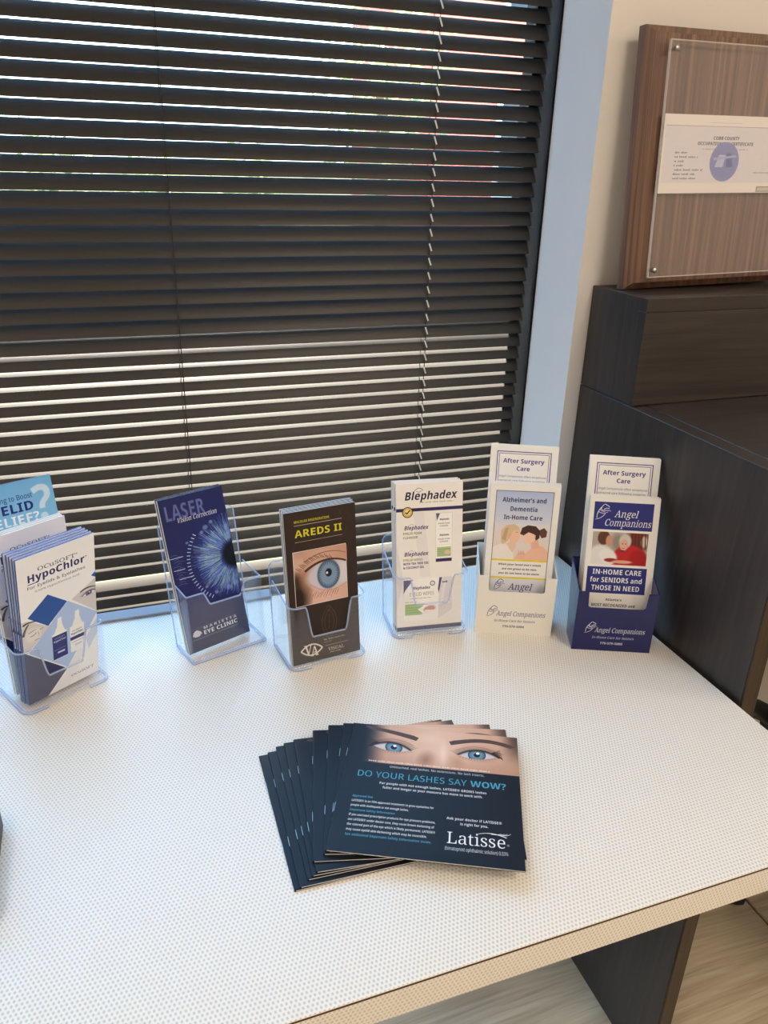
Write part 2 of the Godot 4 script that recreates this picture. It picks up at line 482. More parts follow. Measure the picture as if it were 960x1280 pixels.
func print_macular() -> Image:
	var H := 832.0; var W := float(PW)
	var im := page(PW, 832, rgb(50, 38, 34))
	rng.seed = 9
	for i in 60:                       # faint tracery of the ground
		var p := Vector2(rng.randf() * W, rng.randf() * H)
		var q := p + Vector2(rng.randf_range(-30, 30), rng.randf_range(20, 70))
		curve(im, [p, (p + q) / 2 + Vector2(rng.randf_range(-20, 20), 0), q], 1.5, 1.5, rgb(72, 58, 50))
	for s in [-1.0, 1.0]:
		for k in 2: curve(im, [Vector2(0.56 * W, (0.635 + k * 0.03) * H), Vector2((0.56 + s * (0.22 - k * 0.08)) * W, 0.75 * H), Vector2(0.55 * W, (0.865 - k * 0.03) * H)], 2, 2, rgb(96, 80, 66))
	stroke(im, Vector2(0.56 * W, 0.66 * H), Vector2(0.55 * W, 0.80 * H), 1.5, rgb(96, 80, 66))
	var yel := rgb(206, 200, 48)
	text(im, "MACULAR DEGENERATION", "sansb", 0.137 * W, 0.073 * H, 13, 0.495 * W, yel)
	stroke(im, Vector2(0.134 * W, 0.087 * H), Vector2(0.806 * W, 0.087 * H), 2.5, rgb(176, 168, 150))
	text(im, "AREDS II", "sansb", 0.14 * W, 0.163 * H, 38, 0.67 * W, yel)
	stroke(im, Vector2(0.134 * W, 0.191 * H), Vector2(0.801 * W, 0.191 * H), 2.5, rgb(176, 168, 150))
	var r := Rect2i(int(0.102 * W), int(0.254 * H), int(0.74 * W), int(0.353 * H))
	im.fill_rect(r.grow(3), rgb(222, 214, 206))
	im.fill_rect(r, rgb(206, 168, 152))
	var X := func(u: float, v: float) -> Vector2: return Vector2(r.position.x + u * r.size.x, r.position.y + v * r.size.y)
	var B := func(u: float, v: float, ru: float, rv: float, c: Color, s: float, t := 0.0) -> void:
		blob(im, r.position.x + u * r.size.x, r.position.y + v * r.size.y, ru * r.size.x, rv * r.size.y, c, s, t, r)
	B.call(0.5, 0.02, 0.7, 0.16, rgb(186, 140, 124), 0.8)
	B.call(0.5, 0.95, 0.7, 0.3, rgb(218, 178, 166), 0.8)
	B.call(0.04, 0.85, 0.3, 0.55, rgb(44, 30, 26), 0.7)
	B.call(0.02, 0.55, 0.16, 0.22, rgb(60, 42, 36), 0.8)
	B.call(0.24, 0.5, 0.2, 0.34, rgb(168, 116, 92), 0.9)
	B.call(0.66, 0.52, 0.50, 0.31, rgb(198, 196, 208), 0.25)
	B.call(0.95, 0.5, 0.16, 0.3, rgb(212, 208, 216), 0.6)
	B.call(0.65, 0.5, 0.235, 0.285, rgb(74, 92, 118), 0.12)
	B.call(0.65, 0.5, 0.2, 0.245, rgb(122, 148, 180), 0.3)
	for i in 60:
		var a := TAU * i / 60.0
		stroke(im, X.call(0.65 + cos(a) * 0.07, 0.5 + sin(a) * 0.08), X.call(0.65 + cos(a + 0.05) * 0.19, 0.5 + sin(a + 0.05) * 0.23), 1.6, Color(0.70, 0.80, 0.92, 0.45) if i % 2 else Color(0.24, 0.32, 0.46, 0.4))
	B.call(0.65, 0.47, 0.07, 0.085, rgb(20, 18, 24), 0.25)
	B.call(0.62, 0.47, 0.025, 0.03, rgb(220, 226, 236), 0.3)
	for i in 30:                       # skin of the upper lid over the iris
		var t := i / 29.0
		var q: Vector2 = X.call(0.2 + 0.8 * t, 0.37 - 0.13 * sin(t * 2.6))
		poly(im, [Vector2(q.x - 5, r.position.y + 4), Vector2(q.x + 6, r.position.y + 4), q + Vector2(6, 0), q + Vector2(-5, 0)], rgb(204, 164, 146).lerp(rgb(186, 140, 122), absf(t - 0.4)))
	curve(im, [X.call(0.2, 0.375), X.call(0.6, 0.115), X.call(1.0, 0.31)], 14, 9, rgb(66, 44, 40), 18)
	curve(im, [X.call(0.2, 0.2), X.call(0.6, -0.02), X.call(1.0, 0.16)], 7, 4, rgb(150, 104, 92), 14)
	curve(im, [X.call(0.28, 0.62), X.call(0.6, 0.92), X.call(1.0, 0.72)], 6, 6, rgb(206, 150, 144), 14)
	for i in 22:
		var t := i / 21.0
		var p: Vector2 = X.call(0.12 + 0.62 * t, 0.36 - 0.18 * sin(t * 2.4))
		stroke(im, p, p + Vector2(-26 + 18 * t, -20 + 6 * sin(i * 2.1)), 2, rgb(50, 36, 32))
	for i in 16:
		var p: Vector2 = X.call(0.30 + 0.036 * i, 0.80 + 0.02 * sin(i * 1.7))
		stroke(im, p, p + Vector2(-16, 30 + 8 * sin(i * 2.3)), 1.6, rgb(112, 80, 72))
	var w := rgb(226, 220, 212)
	var c := Vector2(0.28 * W, 0.915 * H)
	for s in [-1.0, 1.0]: curve(im, [c + Vector2(-58, 0), c + Vector2(0, 62 * s), c + Vector2(58, 0)], 8, 8, w, 16)
	text(im, "V", "serifb", c.x - 40, c.y + 28, 58, 44, w)
	text(im, "A", "serifb", c.x - 6, c.y + 40, 56, 42, w)
	greek(im, 0.465 * W, 0.872 * H, 8, 0.31 * W, rgb(176, 168, 158))
	greek(im, 0.465 * W, 0.888 * H, 7, 0.12 * W, rgb(150, 142, 132))
	stroke(im, Vector2(0.477 * W, 0.910 * H), Vector2(0.82 * W, 0.910 * H), 2, rgb(176, 168, 150))
	text(im, "VISUAL", "serif", 0.52 * W, 0.950 * H, 18, 0.24 * W, w)
	greek(im, 0.55 * W, 0.967 * H, 8, 0.18 * W, rgb(186, 178, 168))
	return im

func print_foam() -> Image:
	var H := 830.0; var W := float(PW)
	var im := page(PW, 830, rgb(236, 232, 230))
	var plum := rgb(52, 40, 92)
	upoly(im, [[0, 0.40], [0.10, 0.63], [0, 0.86]], rgb(222, 218, 220))
	upoly(im, [[0.25, 0.19], [0.41, 0.19], [0.52, 0.63], [0.36, 0.63]], rgb(228, 224, 226))
	text(im, "Blephadex", "sansb", 0.085 * W, 0.110 * H, 44, 0.79 * W, rgb(36, 30, 60), 0.2)
	curve(im, [Vector2(0.27 * W, 0.052 * H), Vector2(0.34 * W, 0.012 * H), Vector2(0.40 * W, 0.05 * H)], 3, 3, rgb(120, 116, 130))
	curve(im, [Vector2(0.30 * W, 0.052 * H), Vector2(0.34 * W, 0.066 * H), Vector2(0.375 * W, 0.05 * H)], 3, 3, rgb(120, 116, 130))
	greek(im, 0.35 * W, 0.132 * H, 9, 0.52 * W, rgb(160, 160, 110))
	im.fill_rect(Rect2i(0, int(0.163 * H), PW, int(0.022 * H)), plum)
	blob(im, 0.167 * W, 0.188 * H, 31, 31, rgb(40, 36, 34), 0.08)
	blob(im, 0.167 * W, 0.188 * H, 27, 27, rgb(206, 178, 96), 0.08)
	blob(im, 0.167 * W, 0.188 * H, 18, 18, rgb(232, 214, 150), 0.1)
	stroke(im, Vector2(0.135 * W, 0.188 * H), Vector2(0.16 * W, 0.199 * H), 6, rgb(30, 28, 30))
	stroke(im, Vector2(0.158 * W, 0.199 * H), Vector2(0.205 * W, 0.174 * H), 6, rgb(30, 28, 30))
	for k in 2:
		var y := [0.307, 0.484][k] * H as float
		text(im, "Blephadex", "sansb", 0.10 * W, y, 22, 0.365 * W, plum, 0.2)
		curve(im, [Vector2(0.19 * W, y - 24), Vector2(0.23 * W, y - 38), Vector2(0.26 * W, y - 24)], 2, 2, rgb(140, 136, 150))
	text(im, "EYELID FOAM", "sansb", 0.10 * W, 0.338 * H, 13, 0.285 * W, rgb(126, 128, 78))
	text(im, "CLEANSER", "sansb", 0.10 * W, 0.366 * H, 13, 0.22 * W, rgb(126, 128, 78))
	text(im, "EYELID WIPES", "sansb", 0.10 * W, 0.518 * H, 13, 0.30 * W, rgb(150, 138, 84))
	text(im, "WITH TEA TREE OIL", "sansb", 0.10 * W, 0.543 * H, 13, 0.39 * W, plum)
	text(im, "& COCONUT OIL", "sansb", 0.10 * W, 0.570 * H, 13, 0.32 * W, plum)
	# carton
	var bx := Rect2i(int(0.597 * W), int(0.207 * H), int(0.243 * W), int(0.328 * H))
	im.fill_rect(bx.grow(2), rgb(206, 202, 204))
	im.fill_rect(bx, rgb(243, 242, 240))
	im.fill_rect(Rect2i(bx.position.x, bx.end.y - 18, bx.size.x, 18), plum)
	poly(im, [Vector2(bx.position.x, bx.position.y), Vector2(bx.position.x + 22, bx.position.y), Vector2(bx.position.x + 4, bx.position.y + 42)], rgb(90, 82, 124))
	for k in 2:
		var y := bx.position.y + [40, 128][k] as float
		text(im, "Blephadex", "sansb", bx.position.x + bx.size.x / 2.0, y, 10, bx.size.x * 0.6, plum, 0.2, true)
		text(im, "EYELID FOAM", "sans", bx.position.x + bx.size.x / 2.0, y + 22, 8, bx.size.x * 0.74, rgb(90, 88, 90), 0, true)
		text(im, "CLEANSER", "sans", bx.position.x + bx.size.x / 2.0, y + 36, 8, bx.size.x * 0.55, rgb(90, 88, 90), 0, true)
		im.fill_rect(Rect2i(bx.position.x + 8, int(y) + 48, bx.size.x - 16, 1), rgb(190, 188, 190))
	im.fill_rect(Rect2i(int(0.613 * W), int(0.437 * H), int(0.213 * W), int(0.064 * H)), rgb(150, 178, 122))
	for k in 5: im.fill_rect(Rect2i(int(0.613 * W), int(0.437 * H) + 4 + k * 11, int(0.213 * W), 3), rgb(186, 206, 164))
	blob(im, 0.77 * W, 0.472 * H, 22, 16, rgb(226, 190, 170), 0.4)
	# pouch of wipes
	upoly(im, [[0.105, 0.647], [0.652, 0.642], [0.634, 0.933], [0.103, 0.930]], rgb(240, 239, 238))
	upoly(im, [[0.652, 0.642], [0.846, 0.639], [0.851, 0.869], [0.634, 0.933]], rgb(220, 217, 222))
	upoly(im, [[0.105, 0.647], [0.25, 0.646], [0.125, 0.72], [0.105, 0.74]], rgb(82, 72, 118))
	upoly(im, [[0.652, 0.642], [0.69, 0.642], [0.645, 0.75], [0.63, 0.72]], rgb(82, 72, 118))
	upoly(im, [[0.72, 0.68], [0.76, 0.68], [0.72, 0.80], [0.66, 0.82]], rgb(232, 230, 234))
	text(im, "Blephadex", "sansb", 0.225 * W, 0.715 * H, 16, 0.275 * W, plum, 0.2)
	text(im, "EYELID WIPES", "sans", 0.195 * W, 0.760 * H, 20, 0.38 * W, rgb(150, 146, 112))
	greek(im, 0.20 * W, 0.780 * H, 6, 0.33 * W, rgb(120, 116, 120))
	blob(im, 0.545 * W, 0.678 * H, 15, 15, rgb(70, 66, 80), 0.1)
	blob(im, 0.545 * W, 0.678 * H, 11, 11, rgb(226, 224, 224), 0.1)
	greek(im, 0.13 * W, 0.803 * H, 6, 0.18 * W, rgb(120, 116, 120))
	upoly(im, [[0.126, 0.815], [0.408, 0.815], [0.386, 0.892], [0.126, 0.892]], rgb(146, 180, 118))
	for k in 4: upoly(im, [[0.126, 0.828 + k * 0.018], [0.40, 0.828 + k * 0.018], [0.40, 0.831 + k * 0.018], [0.126, 0.831 + k * 0.018]], rgb(184, 208, 160))
	upoly(im, [[0.32, 0.855], [0.46, 0.815], [0.56, 0.845], [0.40, 0.885]], rgb(246, 246, 246))
	blob(im, 0.50 * W, 0.855 * H, 40, 22, rgb(206, 152, 132), 0.35, -0.2)
	upoly(im, [[0.44, 0.86], [0.62, 0.868], [0.60, 0.885], [0.42, 0.875]], rgb(240, 238, 238))
	for k in 3: stroke(im, Vector2(0.66 * W, (0.80 + k * 0.022) * H), Vector2(0.83 * W, (0.765 + k * 0.022) * H), 2, rgb(196, 194, 206))
	greek(im, 0.70 * W, 0.682 * H, 12, 26, plum)
	im.fill_rect(Rect2i(0, int(0.972 * H), PW, int(0.028 * H)), rgb(78, 76, 108))
	return im

func print_dementia() -> Image:
	var H := 850.0; var W := float(PW)
	var im := page(PW, 850, rgb(238, 236, 234))
	# picture panel on pale paper
	var L := int(0.095 * W); var R := int(0.905 * W)
	var t := int(0.048 * H); var b := int(0.84 * H)
	im.fill_rect(Rect2i(L - 3, t - 3, R - L + 6, b - t + 6), rgb(60, 62, 84))
	fade(im, Rect2i(L, t, R - L, 250), rgb(176, 192, 226), rgb(226, 224, 232))
	var p0 := t + 184
	fade(im, Rect2i(L, p0, R - L, 206), rgb(222, 218, 224), rgb(232, 214, 202))
	var clip := Rect2i(L, p0 - 40, R - L, 232)
	var Bl := func(u: float, y: float, rx: float, ry: float, c: Color, s := 0.25, tr := 0.0) -> void: blob(im, L + u * (R - L), y, rx, ry, c, s, tr, clip)
	# two women forehead to forehead
	var F := func(pts: Array, c: Color) -> void:
		var q := []
		for v in pts: q.append(Vector2(L + v[0] * (R - L), p0 + 8 + v[1] * 198.0))
		poly(im, q, c)
	# older woman at the left: pale shirt, ash hair, face turned right and down
	F.call([[0.0, 1.0], [0.0, 0.66], [0.12, 0.56], [0.26, 0.56], [0.36, 0.72], [0.40, 1.0]], rgb(238, 230, 226))
	F.call([[0.24, 0.55], [0.36, 0.42], [0.42, 0.58], [0.36, 0.80]], rgb(232, 196, 174))
	F.call([[0.30, 0.06], [0.42, 0.06], [0.48, 0.20], [0.47, 0.34], [0.43, 0.50], [0.34, 0.54], [0.28, 0.40]], rgb(236, 196, 170))
	F.call([[0.14, 0.50], [0.13, 0.16], [0.22, 0.0], [0.36, -0.04], [0.45, 0.06], [0.46, 0.14], [0.36, 0.12], [0.31, 0.28], [0.26, 0.46], [0.18, 0.56]], rgb(216, 190, 154))
	F.call([[0.15, 0.40], [0.20, 0.10], [0.26, 0.06], [0.22, 0.46]], rgb(196, 166, 126))
	F.call([[0.27, 0.24], [0.31, 0.24], [0.31, 0.34], [0.28, 0.36]], rgb(224, 178, 150))
	# younger woman at the right: dark hair in a bun, fringe, bare shoulder
	F.call([[0.58, 1.0], [0.62, 0.76], [0.74, 0.56], [0.90, 0.58], [1.0, 0.74], [1.0, 1.0]], rgb(236, 190, 164))
	F.call([[0.66, 0.40], [0.80, 0.36], [0.84, 0.62], [0.70, 0.66]], rgb(230, 182, 156))
	F.call([[0.50, 0.20], [0.60, 0.12], [0.74, 0.18], [0.76, 0.40], [0.66, 0.52], [0.56, 0.52], [0.53, 0.42], [0.49, 0.36]], rgb(242, 204, 182))
	F.call([[0.47, 0.24], [0.50, 0.06], [0.60, -0.02], [0.74, 0.0], [0.82, 0.12], [0.82, 0.34], [0.76, 0.42], [0.73, 0.24], [0.62, 0.18], [0.54, 0.28]], rgb(70, 48, 42))
	F.call([[0.82, 0.10], [0.89, 0.04], [0.95, 0.14], [0.94, 0.30], [0.86, 0.34], [0.82, 0.24]], rgb(98, 66, 56))
	F.call([[0.72, 0.26], [0.75, 0.26], [0.75, 0.38], [0.72, 0.38]], rgb(232, 188, 164))
	# joined hands
	F.call([[0.40, 0.98], [0.46, 0.80], [0.55, 0.76], [0.62, 0.84], [0.60, 1.0]], rgb(234, 186, 160))
	for k in 4: curve(im, [Vector2(L + (0.47 + k * 0.03) * (R - L), p0 + 152), Vector2(L + (0.49 + k * 0.03) * (R - L), p0 + 162), Vector2(L + (0.48 + k * 0.03) * (R - L), p0 + 178)], 2, 2, rgb(200, 150, 128))
	for e in [[0.42, 0.24], [0.545, 0.28]]: stroke(im, Vector2(L + e[0] * (R - L) - 6, p0 + e[1] * 190), Vector2(L + e[0] * (R - L) + 5, p0 + e[1] * 190 + 2), 2, rgb(120, 84, 72))
	var inkc := rgb(42, 44, 96)
	text(im, "Alzheimer's and", "sansb", W / 2, t + 62, 26, 0.63 * W, inkc, 0, true)
	text(im, "Dementia", "sansb", W / 2, t + 112, 26, 0.40 * W, inkc, 0, true)
	text(im, "In-Home Care", "sansb", W / 2, t + 160, 26, 0.56 * W, inkc, 0, true)
	var y1 := t + 390
	im.fill_rect(Rect2i(L, y1, R - L, 10), rgb(232, 208, 60))
	im.fill_rect(Rect2i(L, y1 + 10, R - L, 96), rgb(240, 238, 234))
	text(im, "When your loved one's needs", "sansb", W / 2, y1 + 36, 11, 0.63 * W, rgb(60, 58, 76), 0.2, true)
	text(im, "are too great to be met,", "sansb", W / 2, y1 + 62, 11, 0.52 * W, rgb(60, 58, 76), 0.2, true)
	text(im, "you do not have to be alone", "sansb", W / 2, y1 + 88, 11, 0.60 * W, rgb(60, 58, 76), 0.2, true)
	im.fill_rect(Rect2i(L, y1 + 104, R - L, 10), rgb(232, 208, 60))
	fade(im, Rect2i(L, y1 + 114, R - L, b - y1 - 114), rgb(222, 226, 236), rgb(206, 210, 222))
	wing(im, L + 24, y1 + 118, 66, rgb(62, 66, 130), 3)
	text(im, "Angel", "serif", L + 92, y1 + 182, 38, 130, rgb(48, 50, 110), 0.25)
	text(im, "Companions", "serif", L + 60, y1 + 232, 36, 210, rgb(48, 50, 110), 0.25)
	return im

func print_homecare() -> Image:
	var H := 818.0; var W := float(PW)
	var im := page(PW, 818, rgb(238, 235, 232))
	var navy := rgb(48, 54, 124)
	# fitted: one unit of v is 0.755 of the sheet
	var k := 0.672
	im.fill_rect(Rect2i(int(0.065 * W), int(0.055 * k * H), int(0.85 * W), int(0.27 * k * H)), navy)
	wing(im, 0.10 * W, 0.075 * k * H, 84, rgb(232, 234, 244), 3.5)
	text(im, "Angel", "serif", 0.335 * W, 0.20 * k * H, 36, 0.335 * W, rgb(242, 242, 248), 0.25)
	text(im, "Companions", "serif", 0.20 * W, 0.29 * k * H, 36, 0.67 * W, rgb(242, 242, 248), 0.25)
	# photograph: helper in white, older woman in red
	var r := Rect2i(int(0.078 * W), int(0.348 * k * H), int(0.80 * W), int(0.322 * k * H))
	im.fill_rect(r, rgb(196, 188, 178))
	var B := func(u: float, v: float, rx: float, ry: float, c: Color, s := 0.25, t := 0.0) -> void: blob(im, r.position.x + u * r.size.x, r.position.y + v * r.size.y, rx * r.size.x, ry * r.size.y, c, s, t, r)
	B.call(0.82, 0.2, 0.28, 0.5, rgb(112, 52, 44), 0.5)
	B.call(0.93, 0.25, 0.07, 0.22, rgb(208, 196, 186), 0.4)
	B.call(0.08, 0.2, 0.2, 0.4, rgb(176, 170, 158), 0.6)
	B.call(0.45, 0.3, 0.16, 0.4, rgb(150, 140, 128), 0.6)
	for i in 5: stroke(im, Vector2(r.position.x + (0.70 + i * 0.06) * r.size.x, r.position.y), Vector2(r.position.x + (0.72 + i * 0.06) * r.size.x, r.position.y + r.size.y * 0.5), 5, rgb(86, 34, 30))
	B.call(0.68, 0.86, 0.34, 0.52, rgb(190, 40, 42), 0.12)
	B.call(0.85, 0.85, 0.2, 0.4, rgb(168, 32, 36), 0.3)
	B.call(0.59, 0.26, 0.125, 0.25, rgb(206, 200, 198), 0.25)
	B.call(0.57, 0.38, 0.085, 0.2, rgb(222, 172, 150), 0.25)
	B.call(0.16, 0.85, 0.26, 0.5, rgb(228, 226, 226), 0.2)
	B.call(0.30, 0.75, 0.2, 0.26, rgb(236, 234, 234), 0.25, 0.5)
	B.call(0.20, 0.18, 0.12, 0.24, rgb(96, 62, 48), 0.2)
	B.call(0.30, 0.26, 0.07, 0.19, rgb(206, 152, 126), 0.25)
	B.call(0.36, 0.86, 0.14, 0.07, rgb(150, 40, 42), 0.3)
	B.call(0.56, 0.9, 0.22, 0.06, rgb(222, 170, 146), 0.3)
	B.call(0.55, 0.56, 0.06, 0.035, rgb(90, 60, 90), 0.3)
	for q in [Vector2(0.545, 0.34), Vector2(0.60, 0.34)]: B.call(q.x, q.y, 0.012, 0.016, rgb(70, 50, 46), 0.3)
	curve(im, [Vector2(r.position.x + 0.54 * r.size.x, r.position.y + 0.47 * r.size.y), Vector2(r.position.x + 0.57 * r.size.x, r.position.y + 0.5 * r.size.y), Vector2(r.position.x + 0.60 * r.size.x, r.position.y + 0.46 * r.size.y)], 3, 2, rgb(160, 80, 76))
	# headline
	var y0 := int(0.695 * k * H)
	im.fill_rect(Rect2i(int(0.045 * W), y0, int(0.86 * W), int(0.265 * k * H)), navy)
	text(im, "IN-HOME CARE", "sansb", 0.475 * W, y0 + 42, 28, 0.71 * W, rgb(244, 244, 248), 0, true)
	text(im, "for SENIORS and", "sansb", 0.475 * W, y0 + 86, 28, 0.76 * W, rgb(244, 244, 248), 0, true)
	text(im, "THOSE IN NEED", "sansb", 0.475 * W, y0 + 130, 28, 0.70 * W, rgb(244, 244, 248), 0, true)
	text(im, "Atlanta's", "sansb", 0.465 * W, 1.035 * k * H, 13, 0.24 * W, rgb(66, 64, 78), 0, true)
	text(im, "MOST RECOGNIZED and", "sansb", 0.465 * W, 1.095 * k * H, 16, 0.64 * W, rgb(66, 64, 78), 0, true)
	text(im, "MOST TRUSTED", "sansb", 0.465 * W, 1.155 * k * H, 16, 0.42 * W, rgb(66, 64, 78), 0, true)
	return im

func print_surgery() -> Image:
	var im := page(PW, 848, rgb(240, 238, 236))
	var c := rgb(74, 62, 140)
	for k in 2:
		var g := k * 12
		var r := Rect2i(36 + g, 32 + g, 300 - 2 * g, 760 - 2 * g)
		im.fill_rect(r, c)
		im.fill_rect(r.grow(-5 if k == 0 else -3), rgb(240, 238, 236))
	text(im, "After Surgery", "sansb", 186, 98, 24, 228, rgb(46, 36, 120), 0, true)
	text(im, "Care", "sansb", 186, 140, 24, 76, rgb(46, 36, 120), 0, true)
	var lines := ["Angel Companions offers exceptional", "personal care following surgeries.", "This is important useful for those"]
	for i in lines.size(): text(im, lines[i], "sans", 186, 178 + i * 24, 11, 262, rgb(120, 116, 128), 0, true)
	return im

func print_card_holder(paper: Color, ink: Color) -> Image:
	var im := page(424, 360, paper)
	wing(im, 60, 182, 70, ink, 3)
	text(im, "Angel Companions", "serif", 106, 246, 29, 270, ink, 0.22)
	text(im, "In-Home Care for Seniors", "serif", 212, 284, 14, 226, ink, 0.22, true)
	text(im, "770-579-5000", "sansb", 212, 320, 14, 122, ink, 0, true)
	return im

func print_lashes() -> Image:
	var im := page(732, 732, rgb(19, 22, 30))
	fade(im, Rect2i(0, 0, 732, 732), rgb(18, 20, 29), rgb(22, 26, 36))
	# photograph band across the top
	var clip := Rect2i(60, 0, 672, 244)
	for y in 244:
		for x in range(40, 732):
			var u := x / 732.0; var v := y / 244.0
			var c := rgb(226, 190, 166).lerp(rgb(186, 140, 114), clampf(absf(u - 0.52) * 1.5, 0, 1))
			c = c.lerp(rgb(166, 116, 92), 0.35 * smoothstep(0.55, 1.0, v))
			c = c.lerp(im.get_pixel(x, y), smoothstep(170, 50, x))
			c = c.lerp(rgb(60, 44, 40), 0.8 * smoothstep(0.88, 1.0, u) * smoothstep(0.9, 0.1, v))
			im.set_pixel(x, y, c)
	blob(im, 408, 150, 26, 110, Color(0.95, 0.84, 0.76, 0.7), 0.9, 0, clip)
	blob(im, 336, 196, 46, 70, Color(0.52, 0.34, 0.27, 0.55), 0.9, 0.2, clip)
	blob(im, 470, 196, 40, 70, Color(0.70, 0.50, 0.40, 0.45), 0.9, -0.2, clip)
	blob(im, 340, 60, 90, 50, Color(0.93, 0.80, 0.71, 0.6), 0.9, 0, clip)
	var lash := rgb(34, 24, 24)
	for e in [[176.0, 1.0], [560.0, 1.0]]:
		blob(im, e[0], 128, 110, 62, Color(0.62, 0.42, 0.34, 0.5), 0.8, 0, clip)
	eye(im, 184, 142, 138, rgb(96, 138, 160), lash, rgb(204, 194, 194), 0.06, 0.05, false)
	eye(im, 556, 142, 140, rgb(90, 132, 156), lash, rgb(204, 194, 194), -0.02, -0.03, false)
	for s in [-1.0, 1.0]:              # long outer lashes
		for i in 16:
			var p := Vector2(184 - 62 - i * 1.8, 134 - 20 + i * 2) if s < 0 else Vector2(556 + 62 + i * 1.8, 132 - 16 + i * 2)
			curve(im, [p, p + Vector2(s * 16, -6), p + Vector2(s * (36 - i), -26 + i * 2.6)], 3, 1, lash, 4)
	# creases above the lids, then brows
	for e in [[184.0, 1.0], [556.0, -1.0]]: curve(im, [Vector2(e[0] - 92, 118), Vector2(e[0], 56), Vector2(e[0] + 92, 116)], 3, 3, Color(0.42, 0.28, 0.23, 0.6), 18)
	for i in 40:
		var t := i / 39.0
		var p := Vector2(lerpf(280, 70, t), 66 - 46 * t - 4 * sin(t * 3.0))
		stroke(im, p + Vector2(12, 7), p + Vector2(-14, -6), lerpf(24, 12, t), rgb(84, 64, 56))
		var q := Vector2(lerpf(448, 706, t), 72 - 38 * sin(t * 2.6) + 16 * t)
		stroke(im, q + Vector2(-12, 7), q + Vector2(14, -6), lerpf(24, 7, t), rgb(84, 64, 56))
	greek(im, 90, 238, 9, 520, rgb(240, 228, 220))
	im.fill_rect(Rect2i(0, 244, 732, 4), rgb(19, 22, 30))
	var w := rgb(236, 238, 242); var teal := rgb(74, 158, 186)
	text(im, "Untouched, real lashes. No extensions. No lash inserts.", "sans", 188, 268, 13, 400, w)
	text(im, "DO YOUR LASHES SAY", "sans", 56, 332, 34, 458, teal)
	text(im, "WOW?", "sansb", 528, 332, 34, 148, teal)
	text(im, "For people with not enough lashes, LATISSE® GROWS lashes", "sansb", 156, 368, 13, 440, w)
	text(im, "fuller and longer so your mascara has more to work with.", "sansb", 172, 392, 13, 408, w)
	var y := 452.0
	for l in [["Approved Use", 0, 84], ["LATISSE® is an FDA-approved treatment to grow eyelashes for", 1, 330], ["people with inadequate or not enough lashes.", 1, 232], ["Important Safety Information", 0, 180], ["If you use/used prescription products for eye pressure problems,", 1, 340], ["use LATISSE® under doctor care, they cause brown darkening of", 1, 336], ["the colored part of the eye which is likely permanent. LATISSE®", 1, 342], ["may cause eyelid skin darkening which may be reversible.", 1, 312], ["See additional Important Safety Information inside.", 0, 330]]:
		text(im, l[0], "sansb", 56, y, 11.5, l[2] as float, w if l[1] == 1 else teal)
		y += 25
	text(im, "Ask your doctor if LATISSE®", "sansb", 546, 522, 13, 216, w, 0, true)
	text(im, "is right for you.", "sansb", 546, 546, 13, 110, w, 0, true)
	text(im, "Latisse", "serif", 440, 640, 56, 226, w)
	curve(im, [Vector2(560, 580), Vector2(610, 560), Vector2(668, 586)], 2, 4, w)
	for k in 4: curve(im, [Vector2(610 + k * 14, 574), Vector2(630 + k * 14, 578), Vector2(648 + k * 12, 568 - k)], 3, 1.5, w)
	text(im, "®", "sans", 668, 628, 10, 0, w)
	text(im, "(bimatoprost ophthalmic solution) 0.03%", "sans", 436, 672, 17, 236, w)
	return im

func print_certificate() -> Image:
	var im := page(760, 400, rgb(236, 230, 228))
	im.fill_rect(Rect2i(10, 56, 740, 290), rgb(222, 218, 226))
	rng.seed = 21
	for i in 260:                      # security pattern of the ground
		var p := Vector2(rng.randf_range(12, 700), rng.randf_range(70, 336))
		im.fill_rect(Rect2i(int(p.x), int(p.y), rng.randi_range(4, 40), 2), rgb(214, 210, 220))
	stroke(im, Vector2(10, 56), Vector2(750, 56), 2, rgb(120, 116, 140))
	stroke(im, Vector2(250, 38), Vector2(430, 38), 2, rgb(190, 184, 182))
	text(im, "COBB COUNTY", "sansb", 350, 124, 17, 150, rgb(58, 56, 84), 0, true)
	text(im, "OCCUPATION TAX CERTIFICATE", "sansb", 350, 152, 17, 320, rgb(58, 56, 84), 0, true)
	greek(im, 220, 176, 9, 260, rgb(150, 146, 160))
	blob(im, 352, 236, 84, 104, rgb(128, 138, 196), 0.03)
	for k in 24:
		var a := TAU * k / 24.0
		stroke(im, Vector2(352 + cos(a) * 70, 236 + sin(a) * 88), Vector2(352 + cos(a) * 78, 236 + sin(a) * 98), 4, rgb(152, 160, 208))
	upoly(im, [[0.42, 0.50], [0.47, 0.50], [0.455, 0.66], [0.395, 0.66]], rgb(186, 192, 226))
	upoly(im, [[0.475, 0.48], [0.51, 0.48], [0.53, 0.66], [0.48, 0.66]], rgb(96, 106, 172))
	upoly(im, [[0.38, 0.54], [0.55, 0.50], [0.55, 0.53], [0.38, 0.57]], rgb(168, 176, 216))
	for i in 7: greek(im, 72, 196 + i * 22, 11, [70, 130, 56, 60, 160, 120, 126][i], rgb(96, 92, 106))
	for i in 6: greek(im, 740 - [110, 40, 50, 40, 110, 70][i], 206 + i * 22, 9, [110, 40, 50, 40, 110, 70][i], rgb(130, 126, 138))
	greek(im, 530, 296, 8, 110, rgb(130, 126, 138))
	im.fill_rect(Rect2i(560, 366, 120, 30), rgb(150, 142, 136))
	im.fill_rect(Rect2i(566, 372, 108, 18), rgb(196, 188, 182))
	return im

# ------------------------------------------------------------------ brochures and their holders
const ORD := ["front", "second", "third", "fourth", "fifth", "sixth", "seventh", "eighth"]
var sheets := {}

